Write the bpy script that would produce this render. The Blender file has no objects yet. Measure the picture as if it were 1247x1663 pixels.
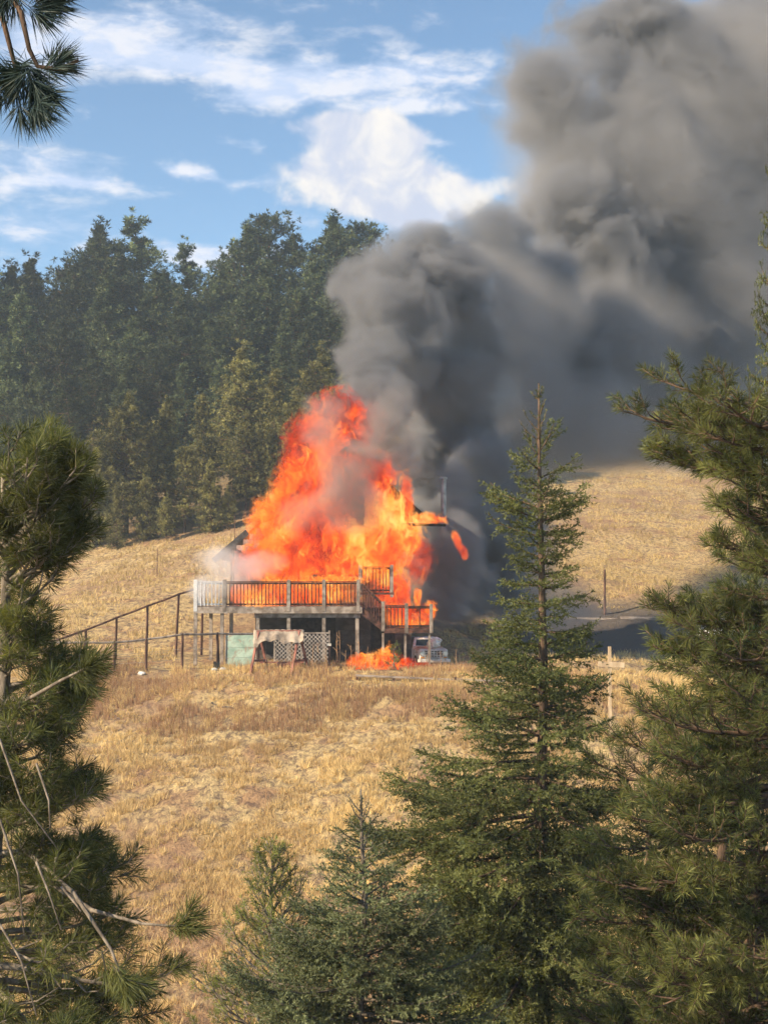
import bpy, math, random
import numpy as np
from math import radians as R, sin, cos, tan, pi
from mathutils import Vector, Matrix
sc = bpy.context.scene
COL = sc.collection
# ------------------------------------------------------------------ camera, world, sun, exposure
F = 2402.0; CXP = 623.5; CYP = 831.5; HOR = 960.0
PITCH = math.atan((HOR - CYP) / F)
cam = bpy.data.cameras.new('camera'); camo = bpy.data.objects.new('camera', cam); COL.objects.link(camo)
cam.sensor_fit = 'VERTICAL'; cam.sensor_height = 36.0; cam.lens = 36.0 * F / 1663.0
cam.clip_start = 0.1; cam.clip_end = 9000
camo.location = (0, 0, 0); camo.rotation_euler = (pi / 2 + PITCH, 0, 0)
sc.camera = camo
sc.view_settings.view_transform = 'Standard'; sc.view_settings.look = 'None'
sc.view_settings.gamma = 1.0; sc.view_settings.use_curve_mapping = False
sc.view_settings.exposure = 1.02
cy = sc.cycles
cy.use_denoising = True
try: cy.denoiser = 'OPENIMAGEDENOISE'
except Exception: pass
cy.max_bounces = 5; cy.diffuse_bounces = 2; cy.glossy_bounces = 2; cy.transmission_bounces = 3
cy.volume_bounces = 2; cy.transparent_max_bounces = 8
cy.volume_step_rate = 1.0; cy.volume_max_steps = 256
cy.use_adaptive_sampling = True; cy.adaptive_threshold = 0.03
cy.caustics_reflective = False; cy.caustics_refractive = False
cy.sample_clamp_indirect = 6

SUN_AZ = R(-119.0)      # measured from +Y towards +X: behind the camera, to the left
SUN_EL = R(29.0)
sdir = Vector((sin(SUN_AZ) * cos(SUN_EL), cos(SUN_AZ) * cos(SUN_EL), sin(SUN_EL)))
sun = bpy.data.lights.new('sun', 'SUN'); sun.energy = 5.0; sun.angle = R(0.53); sun.color = (1.0, 0.80, 0.53)
suno = bpy.data.objects.new('sun', sun); COL.objects.link(suno)
suno.rotation_euler = sdir.to_track_quat('Z', 'Y').to_euler()

class NT:
    """small helper to wire shader nodes"""
    def __init__(s, nt): s.nt = nt; s.n = nt.nodes; s.l = nt.links
    def new(s, t, **kw):
        nd = s.n.new(t)
        for k, v in kw.items(): setattr(nd, k, v)
        return nd
    def put(s, sock, v):
        if isinstance(v, bpy.types.NodeSocket): s.l.new(v, sock)
        elif v is not None: sock.default_value = v
    def m(s, op, a, b=None, c=None, clamp=False):
        nd = s.new('ShaderNodeMath', operation=op, use_clamp=clamp)
        for i, v in enumerate((a, b, c)):
            if v is not None: s.put(nd.inputs[i], v)
        return nd.outputs[0]
    def vm(s, op, a, b=None, scale=None):
        nd = s.new('ShaderNodeVectorMath', operation=op)
        s.put(nd.inputs[0], a)
        if b is not None: s.put(nd.inputs[1], b)
        if scale is not None: s.put(nd.inputs['Scale'], scale)
        return nd.outputs['Value'] if op in ('LENGTH', 'DOT_PRODUCT', 'DISTANCE') else nd.outputs[0]
    def mr(s, v, a, b, c=0.0, d=1.0, smooth=True):
        nd = s.new('ShaderNodeMapRange', interpolation_type='SMOOTHSTEP' if smooth else 'LINEAR')
        s.put(nd.inputs[0], v); nd.inputs[1].default_value = a; nd.inputs[2].default_value = b
        s.put(nd.inputs[3], c); s.put(nd.inputs[4], d)
        return nd.outputs[0]
    def noise(s, vec, scale, detail=2, rough=0.5, dist=0.0, col=False):
        nd = s.new('ShaderNodeTexNoise')
        if vec is not None: s.put(nd.inputs['Vector'], vec)
        nd.inputs['Scale'].default_value = scale; nd.inputs['Detail'].default_value = detail
        nd.inputs['Roughness'].default_value = rough; nd.inputs['Distortion'].default_value = dist
        return nd.outputs[1] if col else nd.outputs[0]
    def mix(s, f, a, b):
        nd = s.new('ShaderNodeMix', data_type='RGBA')
        s.put(nd.inputs[0], f)
        for i, v in ((6, a), (7, b)):
            if isinstance(v, tuple): v = (*v[:3], 1.0)
            s.put(nd.inputs[i], v)
        return nd.outputs[2]
    def mulc(s, a, b, f=1.0):
        nd = s.new('ShaderNodeMix', data_type='RGBA', blend_type='MULTIPLY')
        nd.inputs[0].default_value = f
        for i, v in ((6, a), (7, b)):
            if isinstance(v, tuple): v = (*v[:3], 1.0)
            s.put(nd.inputs[i], v)
        return nd.outputs[2]
    def ramp(s, f, pts):
        nd = s.new('ShaderNodeValToRGB'); e = nd.color_ramp.elements
        while len(e) < len(pts): e.new(0.5)
        for el, (p, c) in zip(e, pts): el.position = p; el.color = (*c, 1.0)
        s.put(nd.inputs[0], f); return nd.outputs[0]

# sky: Nishita with procedural clouds
w = bpy.data.worlds.new('World'); sc.world = w; w.use_nodes = True
w.cycles.sampling_method = 'MANUAL'; w.cycles.sample_map_resolution = 512
g = NT(w.node_tree); g.n.clear()
sky = g.new('ShaderNodeTexSky', sky_type='NISHITA'); sky.sun_disc = False
sky.sun_elevation = SUN_EL; sky.sun_rotation = SUN_AZ
sky.altitude = 2200; sky.air_density = 1.0; sky.dust_density = 0.5; sky.ozone_density = 2.0
tc = g.new('ShaderNodeTexCoord')
dirv = tc.outputs['Generated']
sx = g.new('ShaderNodeSeparateXYZ'); g.put(sx.inputs[0], dirv)
dx, dy, dz = sx.outputs
az = g.m('ARCTAN2', dx, dy); el = g.m('ARCSINE', dz)
cv = g.new('ShaderNodeCombineXYZ'); g.put(cv.inputs[0], az); g.put(cv.inputs[1], el); p2 = cv.outputs[0]
wn = g.noise(p2, 9.0, 5, 0.6, col=True)
wv = g.vm('SUBTRACT', wn, (0.5, 0.5, 0.5)); wv = g.vm('MULTIPLY', wv, (0.09, 0.035, 0.0))
pw = g.vm('ADD', p2, wv)
sx2 = g.new('ShaderNodeSeparateXYZ'); g.put(sx2.inputs[0], pw); ua, ue = sx2.outputs[0], sx2.outputs[1]
def blob(px, py, rx, ry, k=1.0, rot=0.0):
    a0 = (px - CXP) / F; e0 = (HOR - py) / F
    a = g.m('SUBTRACT', ua, a0); e = g.m('SUBTRACT', ue, e0)
    if rot:
        a2 = g.m('MULTIPLY_ADD', a, cos(rot), g.m('MULTIPLY', e, sin(rot)))
        e = g.m('MULTIPLY_ADD', e, cos(rot), g.m('MULTIPLY', a, -sin(rot))); a = a2
    a = g.m('MULTIPLY', a, F / rx); e = g.m('MULTIPLY', e, F / ry)
    r2 = g.m('MULTIPLY_ADD', a, a, g.m('MULTIPLY', e, e))
    return g.m('MULTIPLY', g.m('POWER', 2.718, g.m('MULTIPLY', r2, -1.0)), k)
thin = [(180, 80, 230, 38, 1.0, 0.1), (330, 135, 200, 24, 1.3, -0.12), (60, 130, 120, 60, .7), (60, 290, 150, 34, 1.05, -.08), (100, 322, 150, 12, .9),
        (40, 385, 150, 46, .95), (480, 125, 230, 28, .95, -.05), (700, 140, 170, 34, .9), (410, 175, 80, 22, 1.1, .1),
        (660, 182, 120, 14, 1.3, 0.0), (330, 290, 60, 13, 1.2, -.1), (450, 305, 80, 13, .8), (415, 243, 26, 12, .9), (370, 243, 20, 12, .6),
        (300, 410, 70, 22, .9), (370, 425, 80, 28, 1.1), (470, 372, 50, 15, .8), (640, 8, 130, 12, .9, -.15), (560, 60, 300, 50, .35), (130, 212, 22, 9, .5), (700, 235, 70, 12, .9, -.2)]
thick = [(600, 265, 115, 75, 1.2), (555, 205, 80, 26, 1.1, .05), (560, 320, 120, 45, 1.1), (690, 320, 140, 42, 1.35), (640, 350, 80, 30, 1.0), (640, 230, 60, 28, 1.0)]
A = None
for b in thin:
    v = blob(*b); A = v if A is None else g.m('ADD', A, v)
B = None
for b in thick:
    v = blob(*b); B = v if B is None else g.m('ADD', B, v)
# beyond the frame: streaks of the same kind
far = g.mr(g.m('ABSOLUTE', g.m('ADD', az, 0.02)), 0.24, 0.42)
farv = g.mr(el, 0.38, 0.6)
far = g.m('MAXIMUM', far, farv)
cst = g.vm('MULTIPLY', dirv, (1.0, 1.0, 4.0))
fs = g.mr(g.noise(cst, 1.8, 6, 0.6, 0.6), 0.48, 0.7)
A = g.m('ADD', A, g.m('MULTIPLY', g.m('MULTIPLY', fs, far), 0.9))
fine = g.noise(g.vm('MULTIPLY', p2, (1.0, 2.6, 1.0)), 26.0, 6, 0.60, 0.2)
puff = g.noise(p2, 34.0, 5, 0.55, 0.3)
AA = g.mr(g.m('ADD', A, g.m('MULTIPLY', g.m('SUBTRACT', fine, 0.5), 2.4)), 0.30, 1.5)
BB = g.mr(g.m('ADD', B, g.m('MULTIPLY', g.m('SUBTRACT', puff, 0.5), 2.3)), 0.42, 1.25)
shade = g.mr(g.noise(g.vm('ADD', p2, (0.01, 0.012, 3.0)), 24.0, 4, 0.55, 0.4), 0.38, 0.66)
cthin = g.mix(g.mr(fine, 0.42, 0.62), (3.9, 4.5, 5.8), (5.5, 5.5, 5.8))
cthick = g.mix(shade, (3.7, 4.0, 4.9), (5.9, 5.6, 5.25))
SKYM = (1.0, 1.0, 1.0)
skyc = g.mulc(sky.outputs[0], (1.10, 1.17, 1.10))
c = g.mix(g.m('MULTIPLY', AA, 0.85), skyc, cthin)
c = g.mix(g.m('MULTIPLY', BB, 0.96), c, cthick)
bg = g.new('ShaderNodeBackground'); g.put(bg.inputs[0], c); bg.inputs[1].default_value = 0.090
wo = g.new('ShaderNodeOutputWorld'); g.l.new(bg.outputs[0], wo.inputs[0])

# ------------------------------------------------------------------ helpers
CP, SP = cos(PITCH), sin(PITCH)
def at(px, py, Y):
    """a pixel of the photograph and a distance -> a point of the place (camera at the origin)"""
    u = (px - CXP) / F; v = (CYP - py) / F
    fy = CP - v * SP; fz = SP + v * CP
    return Vector((u * Y / fy, Y, fz * Y / fy))
def ppm(Y): return F / Y
rng = np.random.default_rng(7)

def tag(o, label=None, cat=None, group=None, kind=None):
    for k, v in (('label', label), ('category', cat), ('group', group), ('kind', kind)):
        if v: o[k] = v
    return o
def link(name, me, mat=None, parent=None):
    o = bpy.data.objects.new(name, me); COL.objects.link(o)
    if mat is not None and me is not None and not me.materials: me.materials.append(mat)
    if parent is not None: o.parent = parent
    return o
def empty(name, loc, rz=0.0, **kw):
    o = bpy.data.objects.new(name, None); COL.objects.link(o)
    o.location = loc; o.rotation_euler = (0, 0, rz); o.empty_display_size = 0.3
    return tag(o, **kw)
def copy_tree(o, parent=None):
    c = o.copy(); COL.objects.link(c); c.parent = parent
    for ch in list(o.children): copy_tree(ch, c)
    return c

class G:
    """collects triangles/quads as arrays, builds ONE mesh"""
    def __init__(s): s.V = []; s.T = []; s.Q = []; s.C = []; s.n = 0
    def add(s, v, t=None, q=None, c=None):
        v = np.asarray(v, np.float32).reshape(-1, 3)
        if t is not None and len(t): s.T.append(np.asarray(t, np.int64).reshape(-1, 3) + s.n)
        if q is not None and len(q): s.Q.append(np.asarray(q, np.int64).reshape(-1, 4) + s.n)
        if c is None: c = np.full(len(v), 0.5, np.float32)
        s.C.append(np.broadcast_to(np.asarray(c, np.float32), (len(v),)).copy()); s.V.append(v); s.n += len(v)
        return s
    def box(s, c, d, rot=None, col=0.5, jit=0.0):
        x, y, z = [k / 2 for k in d]
        v = np.array([(-x,-y,-z),(x,-y,-z),(x,y,-z),(-x,y,-z),(-x,-y,z),(x,-y,z),(x,y,z),(-x,y,z)], float)
        if jit: v = v + rng.normal(0, jit, v.shape)
        if rot is not None: v = v @ np.array(rot.to_3x3()).T
        return s.add(v + np.array(c), q=[(0,3,2,1),(4,5,6,7),(0,1,5,4),(1,2,6,5),(2,3,7,6),(3,0,4,7)], c=col)
    def bar(s, a, b, wd, dp=None, col=0.5, up=(0, 0, 1)):
        """a squared timber from a to b"""
        a = np.array(a, float); b = np.array(b, float); d = b - a; L = np.linalg.norm(d); d /= L
        u = np.array(up, float)
        if abs(d @ u) > .95: u = np.array((0, 1, 0.))
        x = np.cross(d, u); x /= np.linalg.norm(x); y = np.cross(x, d)
        dp = dp or wd; v = []
        for p in (a, b):
            for i, j in ((-1,-1),(1,-1),(1,1),(-1,1)): v.append(p + x * i * wd / 2 + y * j * dp / 2)
        return s.add(v, q=[(3,2,1,0),(4,5,6,7),(0,1,5,4),(1,2,6,5),(2,3,7,6),(3,0,4,7)], c=col)
    def tube(s, P, r, sides=5, col=0.5):
        P = np.asarray(P, float); k = len(P); r = np.broadcast_to(np.asarray(r, float), (k,))
        d = np.gradient(P, axis=0); d /= (np.linalg.norm(d, axis=1, keepdims=True) + 1e-9)
        ref = np.array((0.31, 0.22, 0.92)) if abs(d[0][2]) < .8 else np.array((0.9, 0.4, 0.1))
        x = np.cross(d, ref); x /= (np.linalg.norm(x, axis=1, keepdims=True) + 1e-9); y = np.cross(d, x)
        a = np.arange(sides) * 2 * pi / sides
        v = P[:, None, :] + r[:, None, None] * (x[:, None, :] * np.cos(a)[None, :, None] + y[:, None, :] * np.sin(a)[None, :, None])
        i = np.arange(k - 1)[:, None] * sides; j = np.arange(sides)[None, :]; j2 = (j + 1) % sides
        q = np.stack([i + j, i + j2, i + sides + j2, i + sides + j], -1).reshape(-1, 4)
        s.add(v.reshape(-1, 3), q=q, c=col)
        b0 = s.n - sides
        s.T.append(np.array([(b0, b0 + m, b0 + m + 1) for m in range(1, sides - 1)]))
        return s
    def mesh(s, name, smooth=False):
        V = np.concatenate(s.V) if s.V else np.zeros((0, 3), np.float32)
        T = np.concatenate(s.T) if s.T else np.zeros((0, 3), np.int64)
        Q = np.concatenate(s.Q) if s.Q else np.zeros((0, 4), np.int64)
        me = bpy.data.meshes.new(name)
        me.vertices.add(len(V)); me.vertices.foreach_set('co', V.ravel())
        li = np.concatenate([T.ravel(), Q.ravel()]).astype(np.int32)
        me.loops.add(len(li)); me.loops.foreach_set('vertex_index', li)
        st = np.concatenate([np.arange(len(T)) * 3, len(T) * 3 + np.arange(len(Q)) * 4]).astype(np.int32)
        me.polygons.add(len(st)); me.polygons.foreach_set('loop_start', st)
        me.polygons.foreach_set('use_smooth', np.full(len(st), smooth))
        at_ = me.attributes.new('tone', 'FLOAT', 'POINT'); at_.data.foreach_set('value', np.concatenate(s.C) if s.C else [])
        me.update(calc_edges=True)
        return me
    def build(s, name, mat, parent=None, smooth=False):
        return link(name, s.mesh(name, smooth), mat, parent)

def vnoise(x, y, seed=0):
    """2-D value noise, vectorised"""
    xi = np.floor(x).astype(np.int64); yi = np.floor(y).astype(np.int64); fx = x - xi; fy = y - yi
    fx = fx * fx * (3 - 2 * fx); fy = fy * fy * (3 - 2 * fy)
    def h(i, j):
        n = (i * 374761393 + j * 668265263 + seed * 1442695041) & 0xffffffff
        n = ((n ^ (n >> 13)) * 1274126177) & 0xffffffff
        return ((n ^ (n >> 16)) & 0xffff) / 65535.0
    return (h(xi, yi) * (1 - fx) + h(xi + 1, yi) * fx) * (1 - fy) + (h(xi, yi + 1) * (1 - fx) + h(xi + 1, yi + 1) * fx) * fy
def fbm(x, y, sc_, o=4, seed=0, g_=0.5):
    t = 0; a = 1; n = 0
    for k in range(o): t = t + a * vnoise(x / sc_, y / sc_, seed + k); n += a; a *= g_; sc_ /= 2.03
    return t / n

# ------------------------------------------------------------------ materials
def mat(name):
    m = bpy.data.materials.new(name); m.use_nodes = True; t = NT(m.node_tree); t.n.clear()
    out = t.new('ShaderNodeOutputMaterial'); return m, t, out
def principled(t, out, col, rough=0.8, bump=None, bdist=0.02, metal=0.0, spec=0.3):
    b = t.new('ShaderNodeBsdfPrincipled')
    if isinstance(col, tuple): col = (*col[:3], 1.0)
    t.put(b.inputs['Base Color'], col); t.put(b.inputs['Roughness'], rough); b.inputs['Metallic'].default_value = metal
    b.inputs['Specular IOR Level'].default_value = spec
    if bump is not None:
        bn = t.new('ShaderNodeBump'); bn.inputs['Strength'].default_value = 0.8; bn.inputs['Distance'].default_value = bdist
        t.put(bn.inputs['Height'], bump); t.l.new(bn.outputs[0], b.inputs['Normal'])
    t.l.new(b.outputs[0], out.inputs[0]); return b
def rough_mat(name, c1, c2, scale=6.0, stretch=(1, 1, 1), rough=0.85, bd=0.01, metal=0.0, spec=0.25, lo=.35, hi=.65, wear=None):
    m, t, out = mat(name); tc_ = t.new('ShaderNodeTexCoord').outputs['Object']
    oi = t.new('ShaderNodeObjectInfo').outputs['Random']
    v = t.vm('ADD', t.vm('MULTIPLY', tc_, stretch), t.vm('SCALE', (7.1, 3.3, 5.7), scale=oi))
    n = t.noise(v, scale, 5, 0.6, 0.3)
    c = t.mix(t.mr(n, lo, hi), c1, c2)
    hv = t.m('MULTIPLY_ADD', oi, 0.3, 0.85)
    c = t.vm('SCALE', c, scale=hv)
    if wear:
        c = t.mix(t.mr(t.noise(tc_, 3.0, 6, .7), .52, .62), c, wear)
    principled(t, out, c, rough, t.noise(v, scale * 3, 4, .6), bd, metal, spec); return m
def needle_mat(name, dark, light, tip=None, trans=0.3, var=.35):
    m, t, out = mat(name)
    a = t.new('ShaderNodeAttribute', attribute_name='tone').outputs['Fac']
    oi = t.new('ShaderNodeObjectInfo').outputs['Random']
    c = t.mix(a, dark, light)
    pos = t.new('ShaderNodeNewGeometry').outputs['Position']
    c = t.vm('SCALE', c, scale=t.mr(t.noise(pos, 1.3, 3), .32, .68, .55, 1.35))
    c = t.vm('SCALE', c, scale=t.m('MULTIPLY_ADD', oi, var, 1 - var / 2))
    b = t.new('ShaderNodeBsdfPrincipled'); t.put(b.inputs['Base Color'], c); b.inputs['Roughness'].default_value = 0.55
    b.inputs['Specular IOR Level'].default_value = 0.25
    tr = t.new('ShaderNodeBsdfTranslucent'); t.put(tr.inputs[0], t.mulc(c, (1.25, 1.15, 0.5)))
    mx = t.new('ShaderNodeMixShader'); mx.inputs[0].default_value = trans
    t.l.new(b.outputs[0], mx.inputs[1]); t.l.new(tr.outputs[0], mx.inputs[2]); t.l.new(mx.outputs[0], out.inputs[0])
    return m
M = {}
M['bark'] = rough_mat('bark', (.05, .035, .027), (.16, .105, .075), 14, (1, 1, .25), .95, .02)
M['bark_grey'] = rough_mat('grey_bark', (.09, .075, .062), (.26, .22, .18), 14, (1, 1, .3), .95, .01)
M['needle_pine'] = needle_mat('pine_needles', (.026, .046, .020), (.24, .25, .085), trans=.38)
M['needle_pine2'] = needle_mat('pine_needles_bluish', (.022, .045, .020), (.30, .31, .10), trans=.38)
M['needle_spruce'] = needle_mat('spruce_needles', (.022, .040, .013), (.21, .225, .085), trans=.35)
M['needle_blue'] = needle_mat('blue_spruce_needles', (.04, .060, .034), (.22, .25, .13), trans=.25)
M['needle_olive'] = needle_mat('olive_needles', (.06, .085, .02), (.22, .25, .07))
M['needle_far'] = needle_mat('far_pine_needles', (.008, .020, .012), (.13, .16, .072), trans=.12, var=1.1)
M['needle_far_lit'] = needle_mat('sunlit_far_needles', (.016, .026, .010), (.33, .31, .125), trans=.25, var=.6)  # lighter copy of the far needles: sunlight on the lower row painted in
M['needle_branch'] = needle_mat('hazed_pine_needles', (.014, .026, .026), (.040, .066, .060), trans=.12)  # blue-grey haze tint and darkening put into the needle colour
# ------------------------------------------------------------------ the ground
yL = np.array([-200, -60, 0, 12, 22, 28, 35, 41, 48, 54, 58, 61.5, 66, 72, 78, 105, 125, 150, 175, 200, 260, 400, 900, 4000.])
zL = np.array([-2, -5, -7.2, -10, -11.6, -11.9, -10.3, -8.6, -6.75, -5.05, -3.95, -3.28, -3.15, -2.9, -1.6, 3.75, 9.5, 16, 22.5, 25, 14, -10, -30, -40.])
yR = np.array([-200, -60, 0, 12, 22, 28, 35, 41, 48, 54, 58, 61.5, 66, 80, 88, 92, 96, 130, 165, 185, 240, 400, 900, 4000.])
zR = np.array([-2, -5, -7.2, -10, -11.6, -11.9, -10.3, -8.6, -6.75, -5.05, -3.95, -3.28, -3.15, -3.05, -2.6, -2.4, -0.9, 6.6, 14.6, 16, 6, -10, -30, -40.])
_yy = np.arange(-200, 600, 0.5)
def _sm(y, z):
    t = np.interp(_yy, y, z); k = np.exp(-np.linspace(-2, 2, 9) ** 2); k /= k.sum()
    tp = np.pad(t, 4, mode='edge'); return np.convolve(tp, k, 'valid')
_L, _Rr = _sm(yL, zL), _sm(yR, zR)
def ground_z(x, y, detail=True):
    x = np.asarray(x, float); y = np.asarray(y, float)
    l = np.where(y < 599, np.interp(y, _yy, _L), np.interp(y, yL, zL)); r = np.where(y < 599, np.interp(y, _yy, _Rr), np.interp(y, yR, zR))
    u = x / np.maximum(y, 20.0)
    w_ = np.clip((u + 0.03) / 0.15, 0, 1); w_ = w_ * w_ * (3 - 2 * w_)
    z = l * (1 - w_) + r * w_
    # the left hill climbs from left to right, the crest dips at the far left
    k = np.clip((y - 76) / 28, 0, 1) * (1 - w_)
    z = z + k * np.clip((u + 0.135) * 17.0, -2.6, 2.2)
    z = z + np.clip((y - 100) / 60, 0, 1) * w_ * np.clip((u - 0.17) * 8, -1.5, 0.6) * -1.0
    flat = np.exp(-((x + 3) / 13) ** 4 - ((y - 70) / 7.5) ** 4)
    z = z - .38 * np.exp(-((x - 2.6) / 3.2) ** 2 - ((y - 67.5) / 3.5) ** 2)
    z = z + (fbm(x, y, 14, 3, 5) - .5) * 1.3 * (1 - .85 * flat)
    if detail: z = z + (fbm(x, y, 1.5, 3, 11) - .5) * 0.34 * (1 - .6 * flat)
    return z
def gz(x, y): return float(ground_z(np.array([x]), np.array([y]))[0])
def on(px, Y, dz=0.0):
    X = (px - CXP) / F * Y; return Vector((X, Y, gz(X, Y) + dz))

def ground_mat():
    m, t, out = mat('dry_grass_ground')
    pos = t.new('ShaderNodeNewGeometry').outputs['Position']
    big = t.noise(pos, .09, 4, .55); mid = t.noise(pos, .55, 4, .6, .5); fin = t.noise(t.vm('MULTIPLY', pos, (1, .6, .6)), 4.2, 7, .72, .5)
    tiny = t.noise(pos, 13, 4, .7)
    c = t.mix(t.mr(fin, .34, .60), (.17, .122, .088), (.60, .445, .225))
    c = t.mix(t.mr(mid, .46, .68), c, t.mix(t.mr(fin, .35, .6), (.18, .115, .082), (.44, .275, .15)))
    c = t.mix(t.m('MULTIPLY', t.mr(big, .48, .62), .6), c, t.mix(fin, (.18, .115, .085), (.42, .25, .15)))
    c = t.vm('SCALE', c, scale=t.mr(tiny, .3, .7, .72, 1.22, smooth=False))
    sep = t.new('ShaderNodeSeparateXYZ'); t.put(sep.inputs[0], pos)
    # gravel yard behind the house, to the right
    yard = t.m('MULTIPLY', t.mr(sep.outputs[1], 74, 78), t.mr(sep.outputs[1], 98, 94))
    yard = t.m('MULTIPLY', yard, t.mr(t.m('ADD', sep.outputs[0], t.m('MULTIPLY', mid, 4)), 6, 10))
    c = t.mix(yard, c, t.mix(tiny, (.07, .058, .052), (.17, .145, .13)))
    fx = t.m('MULTIPLY', t.m('SUBTRACT', sep.outputs[0], .3), .55); fy_ = t.m('SUBTRACT', sep.outputs[1], 62.9)
    burn = t.mr(t.m('ADD', t.m('MULTIPLY_ADD', fx, fx, t.m('MULTIPLY', fy_, fy_)), t.m('MULTIPLY', fin, 2.0)), 2.6, 1.5)
    c = t.mix(burn, c, (.02, .017, .015))
    # needle litter and soil under the wood
    wood = t.m('MULTIPLY', t.mr(t.m('ADD', sep.outputs[1], t.m('MULTIPLY', mid, 8)), 109, 116), t.mr(sep.outputs[0], 3, -3))
    c = t.mix(t.m('MULTIPLY', wood, .8), c, t.mix(fin, (.07, .055, .04), (.20, .15, .09)))
    hgt = t.m('ADD', t.m('MULTIPLY', fin, 1.0), t.m('MULTIPLY', tiny, .35))
    principled(t, out, c, .95, hgt, .22, spec=.1); return m
M['ground'] = ground_mat()
def make_ground():
    Y = np.concatenate([np.linspace(-60, 20, 20, endpoint=False), np.linspace(20, 33, 30, endpoint=False), np.linspace(33, 66, 165, endpoint=False),
        np.linspace(66, 112, 100, endpoint=False), np.linspace(112, 200, 60, endpoint=False), np.linspace(200, 400, 20, endpoint=False), [400, 600, 1000, 2000, 4000]])
    s = np.concatenate([[-1, -.8, -.6, -.45], np.linspace(-.36, .36, 300), [.45, .6, .8, 1]])
    W = 30 + 0.95 * np.abs(Y)
    X = s[None, :] * W[:, None]; YY = np.broadcast_to(Y[:, None], X.shape)
    Z = ground_z(X, YY); n, k = X.shape
    v = np.stack([X, YY, Z], -1).reshape(-1, 3)
    i = np.arange(n - 1)[:, None] * k; j = np.arange(k - 1)[None, :]
    q = np.stack([i + j, i + j + 1, i + k + j + 1, i + k + j], -1).reshape(-1, 4)
    o = G().add(v, q=q).build('ground', M['ground'], smooth=True)
    tag(o, 'dry golden grass hillside rising from the gully to the house and beyond', kind='structure')
make_ground()

def grass_mat(name='dry_grass', a=(.46, .32, .165), b=(.92, .70, .33)):
    m, t, out = mat(name)
    at_ = t.new('ShaderNodeAttribute', attribute_name='tone').outputs['Fac']
    c = t.mix(at_, a, b)
    d = t.new('ShaderNodeBsdfDiffuse'); t.put(d.inputs[0], c)
    tr = t.new('ShaderNodeBsdfTranslucent'); t.put(tr.inputs[0], c)
    mx = t.new('ShaderNodeMixShader'); mx.inputs[0].default_value = .3
    t.l.new(d.outputs[0], mx.inputs[1]); t.l.new(tr.outputs[0], mx.inputs[2]); t.l.new(mx.outputs[0], out.inputs[0]); return m
M['grass'] = grass_mat(); M['grass_far'] = grass_mat('far_dry_grass', (.42, .31, .16), (.78, .60, .29)); M['weed'] = grass_mat('brown_weeds', (.26, .155, .095), (.56, .36, .20))
def grass(name, N, y0, y1, u0, u1, h, wd, nb, mat_, keep=None, power=1.0, seed=3, lean=.35):
    r = np.random.default_rng(seed)
    Y = y0 + (y1 - y0) * r.random(N) ** power; U = u0 + (u1 - u0) * r.random(N); X = U * Y
    cl = fbm(X, Y, 1.6, 3, 31); dry = fbm(X, Y, 6, 3, 77)
    k = cl > .47 if keep is None else keep(X, Y, cl, dry)
    X, Y, cl, dry = X[k], Y[k], cl[k], dry[k]; n = len(X)
    Z = ground_z(X, Y) - .03
    H = h * (.55 + .9 * r.random(n)) * (.6 + .8 * cl)
    P = np.repeat(np.stack([X, Y, Z], 1), nb, 0); H = np.repeat(H, nb); m_ = n * nb
    a = r.random(m_) * 2 * pi; off = r.random(m_) * .10
    P[:, 0] += np.cos(a) * off; P[:, 1] += np.sin(a) * off
    ln = lean * (.2 + r.random(m_))
    tip = P + np.stack([np.cos(a) * ln * H, np.sin(a) * ln * H, H * (.7 + .5 * r.random(m_))], 1)
    b = a + pi / 2 + r.normal(0, .5, m_); wv = np.stack([np.cos(b), np.sin(b) * .4, 0 * b], 1) * wd / 2
    v = np.stack([P - wv, P + wv, tip], 1).reshape(-1, 3)
    tone = np.clip(np.repeat(.10 + 1.25 * (dry - .25) + r.normal(0, .20, n), nb) + r.normal(0, .12, m_), 0, 1)
    g_ = G(); g_.add(v, t=np.arange(m_ * 3).reshape(-1, 3), c=np.repeat(tone, 3))
    return g_.build(name, mat_)
o = grass('grass', 52000, 31, 63.5, -.30, .34, .20, .030, 10, M['grass'], lambda X, Y, c, d: (fbm(X, Y, .6, 2, 9) * .6 + c * .25 + d * .25) > .555 - .10 * (vnoise(X * 3.1, Y * 3.1, 5) > .6), .9, 3, .75)
tag(o, 'pale golden bunch grass covering the slope below the house', 'grass', kind='stuff')
o = grass('grass', 70000, 66, 168, -.30, .34, .26, .055, 4, M['grass_far'], lambda X, Y, c, d: (fbm(X, Y, 1.6, 2, 9) > .47) & ((X > -2) | (Y < 105 )) & ~((X > 7) & (Y > 76) & (Y < 95)) & ~((np.abs(X + 3) < 6) & (Y < 80)), .9, 5, .8)
tag(o, 'golden grass on the hills behind and beside the house', 'grass', kind='stuff')
o = grass('weeds', 20000, 54.0, 64.6, -.24, .14, .30, .022, 3, M['weed'], lambda X, Y, c, d: (c > .44) & ~((Y > 57.9) & (Y < 59.3) & (X > -1.5)) & ~((X > -8.6) & (X < -2) & (Y > 63.9)), 1, 8, .2)
tag(o, 'brown dead weed stalks along the brow of the slope before the deck', 'weeds', kind='stuff')
o = grass('weeds', 36000, 32, 60, -.30, .30, .17, .026, 4, M['weed'], lambda X, Y, c, d: (fbm(X, Y, 9, 3, 55) + .16 * np.clip((43 - Y) / 4, 0, 1) * (X < 2)) > .56, .9, 18, .5)
tag(o, 'low reddish brown weeds in patches on the lower slope', 'weeds', kind='stuff')
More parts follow.
